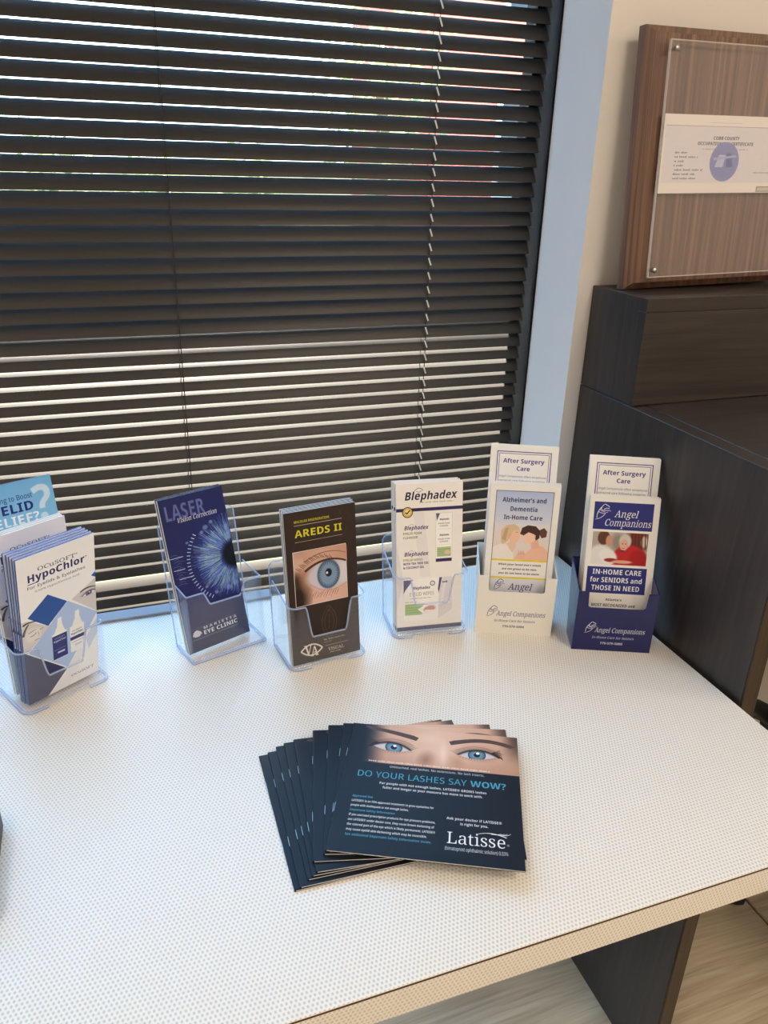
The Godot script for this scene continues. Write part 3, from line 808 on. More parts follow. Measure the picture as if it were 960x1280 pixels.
func sheet(w: float, h: float, t: float) -> ArrayMesh:         # printed on its front only
	var key := "%.4f/%.4f/%.4f" % [w, h, t]
	if not sheets.has(key):
		var st := start()
		var x := w / 2
		var e := Vector2(0.5, 0.004)
		quad(st, Vector3(-x, 0, 0), Vector3(x, 0, 0), Vector3(x, h, 0), Vector3(-x, h, 0))
		quad(st, Vector3(x, 0, -t), Vector3(-x, 0, -t), Vector3(-x, h, -t), Vector3(x, h, -t), e, e, e, e)
		quad(st, Vector3(-x, h, 0), Vector3(x, h, 0), Vector3(x, h, -t), Vector3(-x, h, -t), e, e, e, e)
		quad(st, Vector3(-x, 0, -t), Vector3(x, 0, -t), Vector3(x, 0, 0), Vector3(-x, 0, 0), e, e, e, e)
		quad(st, Vector3(x, 0, 0), Vector3(x, 0, -t), Vector3(x, h, -t), Vector3(x, h, 0), e, e, e, e)
		quad(st, Vector3(-x, 0, -t), Vector3(-x, 0, 0), Vector3(-x, h, 0), Vector3(-x, h, -t), e, e, e, e)
		sheets[key] = done(st)
	return sheets[key]

func leaves(w: float, h: float, t: float) -> ArrayMesh:        # the folded panels behind the front one
	var key := "leaves%.4f/%.4f/%.4f" % [w, h, t]
	if not sheets.has(key):
		var st := start()
		var n := 3
		for i in n:
			var z := -0.00014 - (t - 0.0002) * i / n
			cbox(st, Vector3(0.0004 * sin(i * 2.0), h / 2 - 0.0001 * i, z - (t - 0.0002) / n * 0.485), Vector3(w - 0.0006, h - 0.0002 * i, (t - 0.0002) / n * 0.97), 0.0, 0)
		sheets[key] = done(st)
	return sheets[key]

# n brochures one behind the other; at is the foot of the front one
func stack(called: String, looks: String, place: String, group: String, at: Vector3, yaw: float, pitch: float, roll: float, w: float, h: float, cover: Material, leaf: Material, n: int, step: float, lean := 0.0, slide := Vector2.ZERO) -> void:
	for i in n:
		var B := ypr(yaw + rng.randf_range(-0.2, 0.2) * mini(i, 1), pitch + lean * i, roll + rng.randf_range(-0.2, 0.2) * mini(i, 1))
		var flat := ypr(yaw)
		var p := at - flat.z * step * i + flat.x * (slide.x * i + rng.randf_range(-0.0008, 0.0008) * mini(i, 1)) + Vector3.UP * slide.y * i
		var where := "front one" if i == 0 else "%s from front" % ORD[i]
		var o := thing(called, "%s, %s %s" % [looks, where, place], "brochure", Transform3D(B, p), group)
		part("front_panel", sheet(w, h, 0.00012), cover, o)
		part("folded_panels", leaves(w, h, step * 0.91), leaf, o)

# clear plastic pocket. Frame: origin at the middle of the foot of the front wall, z towards the viewer
func clear_holder(label: String, at: Vector3, yaw: float, w: float, d: float, hf: float, hb: float, r: float, lean: float, cut: Vector2, back_h: float, back_lean: float, feet: bool) -> Node3D:
	var o := thing("brochure_holder", label, "brochure holder", Transform3D(ypr(yaw), at), "clear brochure holders on the table")
	var path := []                # [x, z, normal, top, bottom]
	var x := w / 2
	var k := tan(deg_to_rad(lean))
	var front_top := func(px: float) -> float:
		var e := absf(px)
		if e <= cut.x - 0.006: return hf - cut.y
		if e >= cut.x + 0.004: return hf
		var s := (e - cut.x + 0.006) / 0.010
		return hf - cut.y * (0.5 + 0.5 * cos(PI * s))
	var front_foot := func(px: float) -> float: return 0.007 if feet and absf(px) < w * 0.24 else 0.0012
	for i in 8:
		var s := i / 8.0
		path.append([-x, lerpf(-d, -r, s), Vector2(-1, 0), lerpf(hb, hf, s), 0.0012])
	for i in 7:
		var a := PI + PI / 2 * i / 6.0
		path.append([-x + r + r * cos(a), -r - r * sin(a), Vector2(cos(a), -sin(a)), hf, 0.0012])
	for i in range(1, 60):
		var px := lerpf(-x + r, x - r, i / 60.0)
		path.append([px, 0.0, Vector2(0, 1), front_top.call(px), front_foot.call(px)])
	for i in 7:
		var a := -PI / 2 + PI / 2 * i / 6.0
		path.append([x - r + r * cos(a), -r - r * sin(a), Vector2(cos(a), -sin(a)), hf, 0.0012])
	for i in range(1, 9):
		var s := i / 8.0
		path.append([x, lerpf(-r, -d, s), Vector2(1, 0), lerpf(hf, hb, s), 0.0012])
	var th := 0.0022
	var P := func(q: Array, y: float, inner: bool) -> Vector3:
		var off: Vector2 = q[2] * (-th if inner else 0.0)
		return Vector3(q[0] + off.x, y, q[1] + off.y - k * y)
	var st := start()
	for i in path.size() - 1:
		var a: Array = path[i]; var b: Array = path[i + 1]
		quad(st, P.call(a, a[4], false), P.call(b, b[4], false), P.call(b, b[3], false), P.call(a, a[3], false))
		quad(st, P.call(b, b[4], true), P.call(a, a[4], true), P.call(a, a[3], true), P.call(b, b[3], true))
		quad(st, P.call(a, a[3], false), P.call(b, b[3], false), P.call(b, b[3], true), P.call(a, a[3], true))
		quad(st, P.call(b, b[4], false), P.call(a, a[4], false), P.call(a, a[4], true), P.call(b, b[4], true))
	part("pocket", done(st), M.clear, o)
	st = start()
	var rim := []
	for q in path: rim.append(P.call(q, q[3], false) + Vector3(-q[2].x, 0, -q[2].y) * th / 2)
	tube(st, rim, 0.0012, 6)
	part("rim", done(st), M.clear_edge, o)
	# foot edges, left and right
	for s in [-1.0, 1.0]:
		var pts := []
		for q in path:
			if q[0] * s > w * 0.24 or (not feet and q[0] * s >= 0): pts.append(P.call(q, 0.0022, false) + Vector3(-q[2].x, 0, -q[2].y) * th / 2)
		st = start()
		tube(st, pts, 0.0020, 6)
		part("foot", done(st), M.clear_edge, o)
	if feet:
		var pts := []
		for q in path:
			if absf(q[0]) <= w * 0.245 and q[2].y > 0.9: pts.append(P.call(q, 0.0076, false) + Vector3(0, 0, -th / 2))
		st = start()
		tube(st, pts, 0.0010, 6)
		part("front_lip", done(st), M.clear_edge, o)
	# floor of the pocket and back wall
	part("pocket_floor", lohi(Vector3(-x + th, 0.0035, -d), Vector3(x - th, 0.0060, -th), 0.0004), M.clear, o)
	var bp := PackedVector2Array([Vector2(-x, 0), Vector2(x, 0)])
	var cr := 0.008
	for i in 6:
		var a := PI / 2 * i / 5.0
		bp.append(Vector2(x - cr + cr * cos(a), back_h - cr + cr * sin(a)))
	for i in 6:
		var a := PI / 2 + PI / 2 * i / 5.0
		bp.append(Vector2(-x + cr + cr * cos(a), back_h - cr + cr * sin(a)))
	st = start()
	prism(st, bp, -0.0022, 0.0)
	part("back_wall", done(st), M.clear, o, Transform3D(ypr(0, back_lean), Vector3(0, 0.001, -d)))
	st = start()
	var edge := []
	for i in range(1, bp.size()): edge.append(Vector3(bp[i].x, bp[i].y, -0.0011))
	edge.append(Vector3(bp[0].x, bp[0].y, -0.0011))
	tube(st, edge, 0.0010, 6)
	part("back_edge", done(st), M.clear_edge, o, Transform3D(ypr(0, back_lean), Vector3(0, 0.001, -d)))
	return o

# folded card holder with a notched front
func card_holder(label: String, at: Vector3, yaw: float, w: float, d: float, hf: float, plain: Material, printed: Material) -> void:
	var o := thing("brochure_holder", label, "brochure holder", Transform3D(ypr(yaw), at))
	var x := w / 2
	var n := w * 0.37
	var dep := 0.024
	var p := PackedVector2Array([Vector2(-x, 0), Vector2(x, 0), Vector2(x, hf), Vector2(n, hf)])
	for i in 5:
		var a := -PI / 2 * i / 4.0
		p.append(Vector2(n - 0.001 - 0.004 + 0.004 * cos(a), hf - dep + 0.004 + 0.004 * sin(a)))
	for i in 5:
		var a := -PI / 2 - PI / 2 * i / 4.0
		p.append(Vector2(-n + 0.001 + 0.004 + 0.004 * cos(a), hf - dep + 0.004 + 0.004 * sin(a)))
	p.append(Vector2(-n, hf)); p.append(Vector2(-x, hf))
	var st := start()
	prism(st, p, -0.0012, 0.0, Rect2(-x, 0, w, hf))
	part("front_wall", done(st), printed, o)
	for s in [-1.0, 1.0]:
		st = start()
		var q := PackedVector2Array([Vector2(0, 0), Vector2(d, 0), Vector2(d + (hf + 0.016) * 0.26, hf + 0.016), Vector2(d * 0.5, hf + 0.005), Vector2(0, hf)])
		prism(st, q, 0.0, 0.0012, Rect2(0, 0, 1, 1), Transform3D(Basis(Vector3(0, 0, -1), Vector3.UP, Vector3(1, 0, 0)), Vector3(x - 0.0012 if s > 0 else -x, 0, -0.0012)))
		part("side_wall", done(st), plain, o)
	part("back_wall", lohi(Vector3(-x, 0, -0.0012), Vector3(x, hf + 0.020, 0), 0.0), plain, o, Transform3D(ypr(0, 14.5), Vector3(0, 0.0003, -d - 0.0012)))
	part("base", lohi(Vector3(-x + 0.0012, 0, -d - 0.0012), Vector3(x - 0.0012, 0.0012, -0.0012), 0.0), plain, o)
	part("riser", lohi(Vector3(-x + 0.0014, 0.0012, -d - 0.0010), Vector3(x - 0.0014, 0.038, -d + 0.0080), 0.0), plain, o)

# stapled square booklet lying flat; origin at its lower left corner, spine along local -z
func booklet(label: String, at: Vector3, yaw: float, side: float, t: float) -> void:
	var o := thing("lash_booklet", label, "booklet", Transform3D(Basis(Vector3.UP, deg_to_rad(-yaw)), at), "fanned booklets on the table")
	var key := "cover"
	if not sheets.has(key):
		var st := start()
		quad(st, Vector3(0, t, 0), Vector3(side, t, 0), Vector3(side, t, -side), Vector3(0, t, -side))
		var e := Vector2(0.5, 0.99)
		# the cover wraps the rounded spine
		var last := Vector3(0, t, 0)
		for i in range(1, 5):
			var a := PI / 2 + PI / 2 * i / 4.0
			var q := Vector3(cos(a) * t * 0.8, t * (0.5 + 0.5 * sin(a)) if i < 4 else t * 0.5, 0)
			quad(st, last, last + Vector3(0, 0, -side), q + Vector3(0, 0, -side), q, e, e, e, e)
			last = q
		for i in range(1, 5):
			var a := PI + PI / 2 * i / 4.0
			var q := Vector3(cos(a) * t * 0.8, t * (0.5 + 0.5 * sin(a)), 0)
			quad(st, last, last + Vector3(0, 0, -side), q + Vector3(0, 0, -side), q, e, e, e, e)
			last = q
		quad(st, Vector3(0, t - 0.0003, 0), Vector3(side, t - 0.0003, 0), Vector3(side, t, 0), Vector3(0, t, 0), e, e, e, e)
		quad(st, Vector3(side, t - 0.0003, 0), Vector3(side, t - 0.0003, -side), Vector3(side, t, -side), Vector3(side, t, 0), e, e, e, e)
		quad(st, Vector3(side, t - 0.0003, -side), Vector3(0, t - 0.0003, -side), Vector3(0, t, -side), Vector3(side, t, -side), e, e, e, e)
		quad(st, Vector3(0, 0, -side), Vector3(side, 0, -side), Vector3(side, 0, 0), Vector3(0, 0, 0), e, e, e, e)
		sheets[key] = done(st)
		st = start()
		for i in 3: cbox(st, Vector3(side / 2, t * (0.22 + 0.25 * i), -side / 2), Vector3(side - 0.0006 - 0.0003 * i, t * 0.2, side - 0.0006), 0.0)
		sheets["pages"] = done(st)
		st = start()
		tube(st, [Vector3(-t * 0.74, t * 0.52, 0.006), Vector3(-t * 0.8, t * 0.62, 0.0052), Vector3(-t * 0.8, t * 0.62, -0.0052), Vector3(-t * 0.74, t * 0.52, -0.006)], 0.00035, 5)
		sheets["staple"] = done(st)
	part("cover", sheets["cover"], M.lashes, o)
	part("pages", sheets["pages"], M.paper, o)
	for z in [-side * 0.30, -side * 0.74]: part("staple", sheets["staple"], M.steel, o, Transform3D(Basis(), Vector3(0, 0, z)))

# ------------------------------------------------------------------ the scene
func _ready() -> void:
	rng.seed = 3
	# camera
	var cam := Camera3D.new()
	cam.name = "camera"
	cam.fov = 65.856
	cam.near = 0.05
	cam.far = 200.0
	cam.transform = Transform3D(Basis(Vector3(0.94124, 0.02599, 0.33674), Vector3(0.11400, 0.91408, -0.38918), Vector3(-0.31792, 0.40470, 0.85741)).orthonormalized(), Vector3(0, T + 0.6, 1.0266))
	add_child(cam)
	cam.current = true
	# sky
	var env := Environment.new()
	var sm := ProceduralSkyMaterial.new()
	sm.sky_top_color = Color(0.48, 0.74, 0.96)
	sm.sky_horizon_color = Color(0.86, 0.94, 1.0)
	sm.sky_curve = 0.2
	sm.ground_horizon_color = Color(0.55, 0.56, 0.54)
	sm.ground_bottom_color = Color(0.30, 0.31, 0.28)
	sm.sun_angle_max = 1.0
	sm.energy_multiplier = 6.9
	var sky := Sky.new()
	sky.sky_material = sm
	env.background_mode = Environment.BG_SKY
	env.sky = sky
	env.tonemap_mode = Environment.TONE_MAPPER_LINEAR
	env.tonemap_exposure = 1.0
	env.sdfgi_enabled = true
	env.ssao_enabled = true
	env.ssil_enabled = true
	var we := WorldEnvironment.new()
	we.name = "world_environment"
	we.environment = env
	add_child(we)
	# sun: high, slightly from the right, outside the window
	var sun := DirectionalLight3D.new()
	sun.name = "sun"
	sun.light_color = Color(1.0, 0.98, 0.93)
	sun.light_energy = 44.0
	sun.light_angular_distance = 0.6
	sun.shadow_enabled = true
	var az := deg_to_rad(14.0); var el := deg_to_rad(75.0)
	var to_sun := Vector3(cos(el) * sin(az), sin(el), -cos(el) * cos(az))
	sun.basis = Basis.looking_at(-to_sun, Vector3.RIGHT)
	add_child(sun)
	# ceiling panels
	for p in [Vector3(0.9, 2.585, 1.6), Vector3(2.5, 2.585, 1.6), Vector3(-1.0, 2.585, 1.6), Vector3(0.9, 2.585, 3.4), Vector3(2.5, 2.585, 3.4)]:
		ceiling_light(p)
	materials()
	room()
	blind()
	outside()
	table()
	desk()
	plaque()
	chair()
	holders()
	booklets()
	tray()

func ceiling_light(p: Vector3) -> void:
	if not M.has("panel"):
		var m := mat(rgb(250, 246, 238), 0.5)
		m.emission_enabled = true
		m.emission = Color(1.0, 0.95, 0.88)
		m.emission_energy_multiplier = 2.0
		M.panel = m
		M.white_metal = mat(rgb(232, 230, 226), 0.4)
	var where: String = {"0.9/1.6": "in front of the table", "2.5/1.6": "in front of the desk", "-1.0/1.6": "nearest the left wall", "0.9/3.4": "farthest from the window, left one", "2.5/3.4": "farthest from the window, right one"}["%.1f/%.1f" % [p.x, p.z]]
	var o := thing("ceiling_light", "flat square ceiling light panel " + where, "light", Transform3D(Basis(), p), "ceiling light panels")
	var st := start()
	for s in [-1.0, 1.0]:
		cbox(st, Vector3(0.305 * s, 0, 0), Vector3(0.03, 0.03, 0.64), 0.002)
		cbox(st, Vector3(0, 0, 0.305 * s), Vector3(0.58, 0.03, 0.03), 0.002)
	part("frame", done(st), M.white_metal, o)
	part("diffuser", lohi(Vector3(-0.29, -0.004, -0.29), Vector3(0.29, 0.008, 0.29), 0.0), M.panel, o)
	var l := AreaLight3D.new()
	l.name = "ceiling_panel_light"
	l.area_size = Vector2(0.58, 0.58)
	l.light_color = Color(1.0, 0.938, 0.853)
	l.light_energy = 1.64
	l.area_range = 12.0
	l.area_attenuation = 2.0
	l.shadow_enabled = true
	l.position = p + Vector3(0, -0.012, 0)
	l.rotation = Vector3(-PI / 2, 0, 0)
	add_child(l)

func materials() -> void:
	M.paper = mat(rgb(238, 236, 232), 0.6)
	M.paper_blue = mat(rgb(54, 98, 170), 0.5)
	M.steel = mat(rgb(200, 200, 202), 0.3)
	M.steel.metallic = 1.0
	M.clear = clear(rgb(228, 238, 252), 0.02)
	M.clear_edge = clear(rgb(186, 206, 246), 0.42)
	M.pane = clear(rgb(220, 235, 235), 0.03, 0.02)
	M.wall = mat(rgb(222, 216, 210), 0.9)
	M.ceiling = mat(rgb(232, 230, 226), 0.9)
	# laminate of the table: fine woven dots
	var n := 128
	var weave := Image.create(n, n, false, Image.FORMAT_RGB8)
	var relief := Image.create(n, n, false, Image.FORMAT_RGB8)
	var cells := 8.0
	for y in n:
		for x in n:
			var row := floorf(y * cells / n)
			var u := fposmod(x * cells / n + (0.5 if int(row) % 2 else 0.0), 1.0) - 0.5
			var v := fposmod(y * cells / n, 1.0) - 0.5
			var e := sqrt(pow(u / 0.26, 2) + pow(v / 0.34, 2))
			var k := smoothstep(1.25, 0.7, e)
			weave.set_pixel(x, y, rgb(236, 231, 223).lerp(rgb(206, 200, 192), k))
			relief.set_pixel(x, y, Color.WHITE.lerp(Color.BLACK, k))
	M.weave = textured(weave, 0.28, Vector3(1, 1, 1) / 0.0305)
	M.weave.heightmap_enabled = true
	M.weave.heightmap_texture = ImageTexture.create_from_image(relief)
	M.weave.heightmap_scale = 0.02
	M.seam = mat(rgb(70, 48, 34), 0.6)
	# woods
	M.dark_wood = textured(wood(Vector2i(512, 512), rgb(58, 50, 46), rgb(41, 35, 33), rgb(31, 26, 25), 4, 0.5, 26.0), 0.38, Vector3(1.2, 3.2, 1))
	M.dark_edge = textured(wood(Vector2i(128, 128), rgb(66, 50, 34), rgb(46, 34, 24), rgb(36, 27, 19), 5, 0.5, 10.0), 0.45, Vector3(1.5, 6, 1))
	M.walnut = textured(wood(Vector2i(512, 512), rgb(132, 98, 80), rgb(88, 62, 48), rgb(64, 46, 38), 8, 0.25, 16.0), 0.4, Vector3(1.6, 4.2, 1))
	M.oak = []
	for k in 2: M.oak.append(textured(wood(Vector2i(512, 512), rgb(212, 199, 174) if k else rgb(206, 194, 170), rgb(178, 163, 138), rgb(158, 143, 120), 11 + k, 0.8, 12.0), 0.35, Vector3(0.8, 2.2, 1)))
	M.grout = mat(rgb(112, 98, 82), 0.9)
	# window
	M.frame = mat(rgb(14, 14, 17), 0.7, 0.25)
	M.slat = mat(rgb(46, 43, 40), 0.42, 0.42)
	M.cord_dark = mat(rgb(34, 30, 28), 0.8)
	M.cord_pale = mat(rgb(214, 208, 196), 0.7)
	# prints
	M.spray = textured(print_eyelid_spray(), 0.45, Vector3.ONE, 0.36)
	M.relief = textured(print_relief(), 0.45, Vector3.ONE, 0.36)
	M.laser = textured(print_laser(), 0.42, Vector3.ONE, 0.36)
	M.macular = textured(print_macular(), 0.45, Vector3.ONE, 0.36)
	M.foam = textured(print_foam(), 0.45, Vector3.ONE, 0.36)
	M.dementia = textured(print_dementia(), 0.45, Vector3.ONE, 0.36)
	M.homecare = textured(print_homecare(), 0.45, Vector3.ONE, 0.36)
	M.surgery = textured(print_surgery(), 0.5)
	M.lashes = textured(print_lashes(), 0.42, Vector3.ONE, 0.36)
	M.certificate = textured(print_certificate(), 0.5)
	M.card_white = mat(rgb(238, 234, 226), 0.45)
	M.card_navy = mat(rgb(19, 23, 86), 0.22)
	M.card_white_print = textured(print_card_holder(rgb(238, 234, 226), rgb(70, 70, 120)), 0.45)
	M.card_navy_print = textured(print_card_holder(rgb(19, 23, 86), rgb(226, 228, 240)), 0.22)
	M.plastic = mat(rgb(26, 26, 28), 0.4)
	M.fabric = mat(rgb(60, 60, 66), 0.85)

const WX0 := -1.7                    # window opening
const WX1 := 0.6742
const WY0 := 0.30
const WY1 := 2.30

func room() -> void:
	var X0 := -2.2; var X1 := 3.3; var Z1 := 4.4; var H := 2.6; var t := 0.2
	# floor of large wood-look tiles
	var fl := setting("floor", lohi(Vector3(X0, -0.10, 0), Vector3(X1, -0.004, Z1), 0.0), M.grout)
	var tile_mesh := box_mesh(Vector3.ZERO, Vector3(1.195, 0.010, 0.595), 0.0015, 0)
	for i in range(-2, 3):
		for j in range(0, 8):
			var x0 := maxf(1.105 + (i - 1) * 1.2, X0); var x1 := minf(1.105 + i * 1.2, X1)
			var z0 := j * 0.6; var z1 := minf(z0 + 0.6, Z1)
			if x1 - x0 < 0.05 or z1 - z0 < 0.05: continue
			var whole := x1 - x0 > 1.19 and z1 - z0 > 0.59
			var c := Vector3((x0 + x1) / 2, -0.005, (z0 + z1) / 2)
			part("floor_tile", tile_mesh if whole else box_mesh(Vector3.ZERO, Vector3(x1 - x0 - 0.005, 0.010, z1 - z0 - 0.005), 0.0015, 0), M.oak[(i + j) & 1], fl, Transform3D(Basis(Vector3.UP, PI if (i * 3 + j) % 2 else 0.0), c))
	setting("ceiling", lohi(Vector3(X0 - t, H, -t), Vector3(X1 + t, H + 0.12, Z1 + t), 0.0), M.ceiling)
	var st := start()
	cbox(st, Vector3((X0 - t + WX0) / 2, H / 2, -t / 2), Vector3(WX0 - X0 + t, H, t), 0.0)
	cbox(st, Vector3((X1 + t + WX1) / 2, H / 2, -t / 2), Vector3(X1 + t - WX1, H, t), 0.0)
	cbox(st, Vector3((WX0 + WX1) / 2, WY0 / 2 - 0.05, -t / 2), Vector3(WX1 - WX0, WY0 + 0.10, t), 0.0)
	cbox(st, Vector3((WX0 + WX1) / 2, (WY1 + H) / 2, -t / 2), Vector3(WX1 - WX0, H - WY1, t), 0.0)
	setting("wall_back", done(st), M.wall)
	setting("wall_left", lohi(Vector3(X0 - t, 0, 0), Vector3(X0, H, Z1), 0.0), M.wall)
	setting("wall_right", lohi(Vector3(X1, 0, 0), Vector3(X1 + t, H, Z1), 0.0), M.wall)
	setting("wall_front", lohi(Vector3(X0 - t, 0, Z1), Vector3(X1 + t, H, Z1 + t), 0.0), M.wall)
	# window: dark metal frame and one pane
	var w := Node3D.new()
	w.name = "window_1"
	w.set_meta("kind", "structure")
	add_child(w)
	st = start()
	cbox(st, Vector3(WX1 - 0.0015, (WY0 + WY1) / 2, -0.160), Vector3(0.003, WY1 - WY0, 0.080), 0.0)
	cbox(st, Vector3(WX1 - 0.009, (WY0 + WY1) / 2, -0.184), Vector3(0.012, WY1 - WY0, 0.032), 0.001)
	cbox(st, Vector3(WX0 + 0.02, (WY0 + WY1) / 2, -0.175), Vector3(0.04, WY1 - WY0, 0.05), 0.001)
	cbox(st, Vector3((WX0 + WX1) / 2, WY0 + 0.02, -0.175), Vector3(WX1 - WX0 - 0.08, 0.04, 0.05), 0.001)
	cbox(st, Vector3((WX0 + WX1) / 2, WY1 - 0.02, -0.175), Vector3(WX1 - WX0 - 0.08, 0.04, 0.05), 0.001)
	part("window_frame", done(st), M.frame, w)
	part("pane", lohi(Vector3(WX0 + 0.035, WY0 + 0.03, -0.185), Vector3(WX1 - 0.012, WY1 - 0.03, -0.180), 0.0), M.pane, w)
	# flat strip that bridges part of the gap behind the table
	var s := part("trim_1", lohi(Vector3(-0.9, T + 0.0005, -0.016), Vector3(0.204, T + 0.004, 0.008), 0.0008), mat(rgb(150, 156, 168), 0.6), self)
	s.set_meta("kind", "structure")

func slat_mesh(length: float, tilt: float) -> ArrayMesh:
	var st := start()
	var n := 8
	var w := 0.0245
	var up := []
	for i in n + 1:
		var s := float(i) / n - 0.5
		var c := 0.0016 * (1 - 4 * s * s)
		up.append(Vector2(-s * w * cos(tilt) + c * sin(tilt), s * w * sin(tilt) + c * cos(tilt)))   # (z, y)
	var lo := []
	for i in n + 1:
		var d: Vector2 = (up[mini(i + 1, n)] - up[maxi(i - 1, 0)]).normalized()
		lo.append(up[i] + Vector2(d.y, -d.x) * 0.0004 * (-1.0))
	st.set_smooth_group(0)
	var x := length / 2
	for i in n:
		quad(st, Vector3(-x, up[i].y, up[i].x), Vector3(x, up[i].y, up[i].x), Vector3(x, up[i + 1].y, up[i + 1].x), Vector3(-x, up[i + 1].y, up[i + 1].x))
	st.set_smooth_group(1)
	for i in n:
		quad(st, Vector3(x, lo[i].y, lo[i].x), Vector3(-x, lo[i].y, lo[i].x), Vector3(-x, lo[i + 1].y, lo[i + 1].x), Vector3(x, lo[i + 1].y, lo[i + 1].x))
	st.set_smooth_group(-1)
	for k in [0, n]: quad(st, Vector3(-x, lo[k].y, lo[k].x), Vector3(x, lo[k].y, lo[k].x), Vector3(x, up[k].y, up[k].x), Vector3(-x, up[k].y, up[k].x))
	for s in [-1.0, 1.0]:
		for i in n: quad(st, Vector3(x * s, lo[i].y, lo[i].x), Vector3(x * s, lo[i + 1].y, lo[i + 1].x), Vector3(x * s, up[i + 1].y, up[i + 1].x), Vector3(x * s, up[i].y, up[i].x))
	return done(st)

func blind() -> void:
	var z := -0.142
	var x0 := -1.66; var x1 := 0.664
	var o := thing("window_blind", "dark brown horizontal slat blind covering the wide window", "window blind", Transform3D(Basis(), Vector3((x0 + x1) / 2, 0, z)))
	var pitch := 0.0209
	var y0 := 1.139
	var tilt := 54.7
	var slat := slat_mesh(x1 - x0, deg_to_rad(tilt))
	var top := 0.0
	var k := -52
	while y0 - k * pitch > 0.48 or k < 0:
		var y := y0 - k * pitch
		k += 1
		if y > 2.2: continue
		top = maxf(top, y)
		if y < 0.48: break
		if y < 0.737: y -= 0.0078                         # the lowest slats have slipped a little, leaving a gap
		var turn := deg_to_rad(rng.randf_range(-0.4, 0.4))
		part("slat", slat, M.slat, o, Transform3D(Basis(Vector3.RIGHT, turn) * Basis(Vector3.BACK, rng.randf_range(-0.0004, 0.0004)), Vector3(0, y, 0)))
	part("head_rail", box_mesh(Vector3(0, 2.235, 0), Vector3(x1 - x0, 0.04, 0.030), 0.002), M.slat, o)
	part("bottom_rail", box_mesh(Vector3(0, 0.455, 0), Vector3(x1 - x0, 0.018, 0.026), 0.003), M.slat, o)
	# ladder cords: a pair of strings, and the lift cord seen between slats
	var cx := (x0 + x1) / 2
	for lx in [-1.30, -0.60, 0.113, 0.4915]:
		var st := start()
		for dz in [-0.0125, 0.0095]: tube(st, [Vector3(lx - cx, 0.46, dz), Vector3(lx - cx, 2.22, dz)], 0.0007, 5)
		part("ladder_cord", done(st), M.cord_dark, o)
	var st := start()
	var y := y0 - 30 * pitch
	while y < 2.18:
		tube(st, [Vector3(0.4935 - cx, y - 0.004, 0.0125), Vector3(0.4905 - cx, y + 0.0065, 0.0098)], 0.0012, 5)
		y += pitch
	part("lift_cord", done(st), M.cord_pale, o)

func outside() -> void:
	var g := setting("ground", lohi(Vector3(-60, -0.4, -80), Vector3(60, -0.15, -0.2), 0.0), mat(rgb(38, 44, 12), 0.95))
	g.name = "lawn"
	setting("sidewalk", lohi(Vector3(-60, -0.16, -9.0), Vector3(60, -0.13, -3.4), 0.0), mat(rgb(196, 192, 184), 0.9))
	# the eave that keeps the sun off the upper slats
	var e := thing("window_canopy", "flat canopy over the window outside", "canopy", Transform3D(Basis(), Vector3(-0.4, 2.42, -0.2)))
	part("slab", lohi(Vector3(-2.6, 0, -0.272), Vector3(2.6, 0.08, 0), 0.004), mat(rgb(206, 200, 190), 0.8), e)
	part("fascia", lohi(Vector3(-2.6, -0.02, -0.289), Vector3(2.6, 0.10, -0.273), 0.002), M.frame, e)
	# brick building across the way
	var b := thing("brick_building", "red brick building seen through the right of the blind", "building", Transform3D(Basis(), Vector3(9.0, -0.15, -13.0)))
	part("wall", lohi(Vector3(-3.3, 0, -4), Vector3(6, 6.5, 0), 0.0), mat(rgb(206, 120, 104), 0.9), b)
	part("roof", lohi(Vector3(-3.5, 6.5, -4.2), Vector3(6.2, 6.8, 0.2), 0.0), mat(rgb(150, 144, 138), 0.8), b)
	for i in 3:
		for j in 2:
			var f := part("window_frame", lohi(Vector3(-1.9 + i * 2.6, 0.9 + j * 2.9, 0.0), Vector3(-0.6 + i * 2.6, 2.6 + j * 2.9, 0.05), 0.0), mat(rgb(236, 234, 230), 0.6), b)
			part("pane", lohi(Vector3(-1.8 + i * 2.6, 1.0 + j * 2.9, 0.05), Vector3(-0.7 + i * 2.6, 2.5 + j * 2.9, 0.055), 0.0), mat(rgb(40, 48, 56), 0.1), f)
	tree("bright green leafy tree left of the brick building", Vector3(4.6, -0.15, -12.0), 4.6, 1.15, 2.6, 900)
	for i in 5: tree("low rounded green shrub in the hedge outside, number %s from the left" % ["one", "two", "three", "four", "five"][i], Vector3(-3.4 + i * 1.5, -0.15, -13.0), 1.6 + 0.25 * (i % 3), 0.72, 0.8, 420)

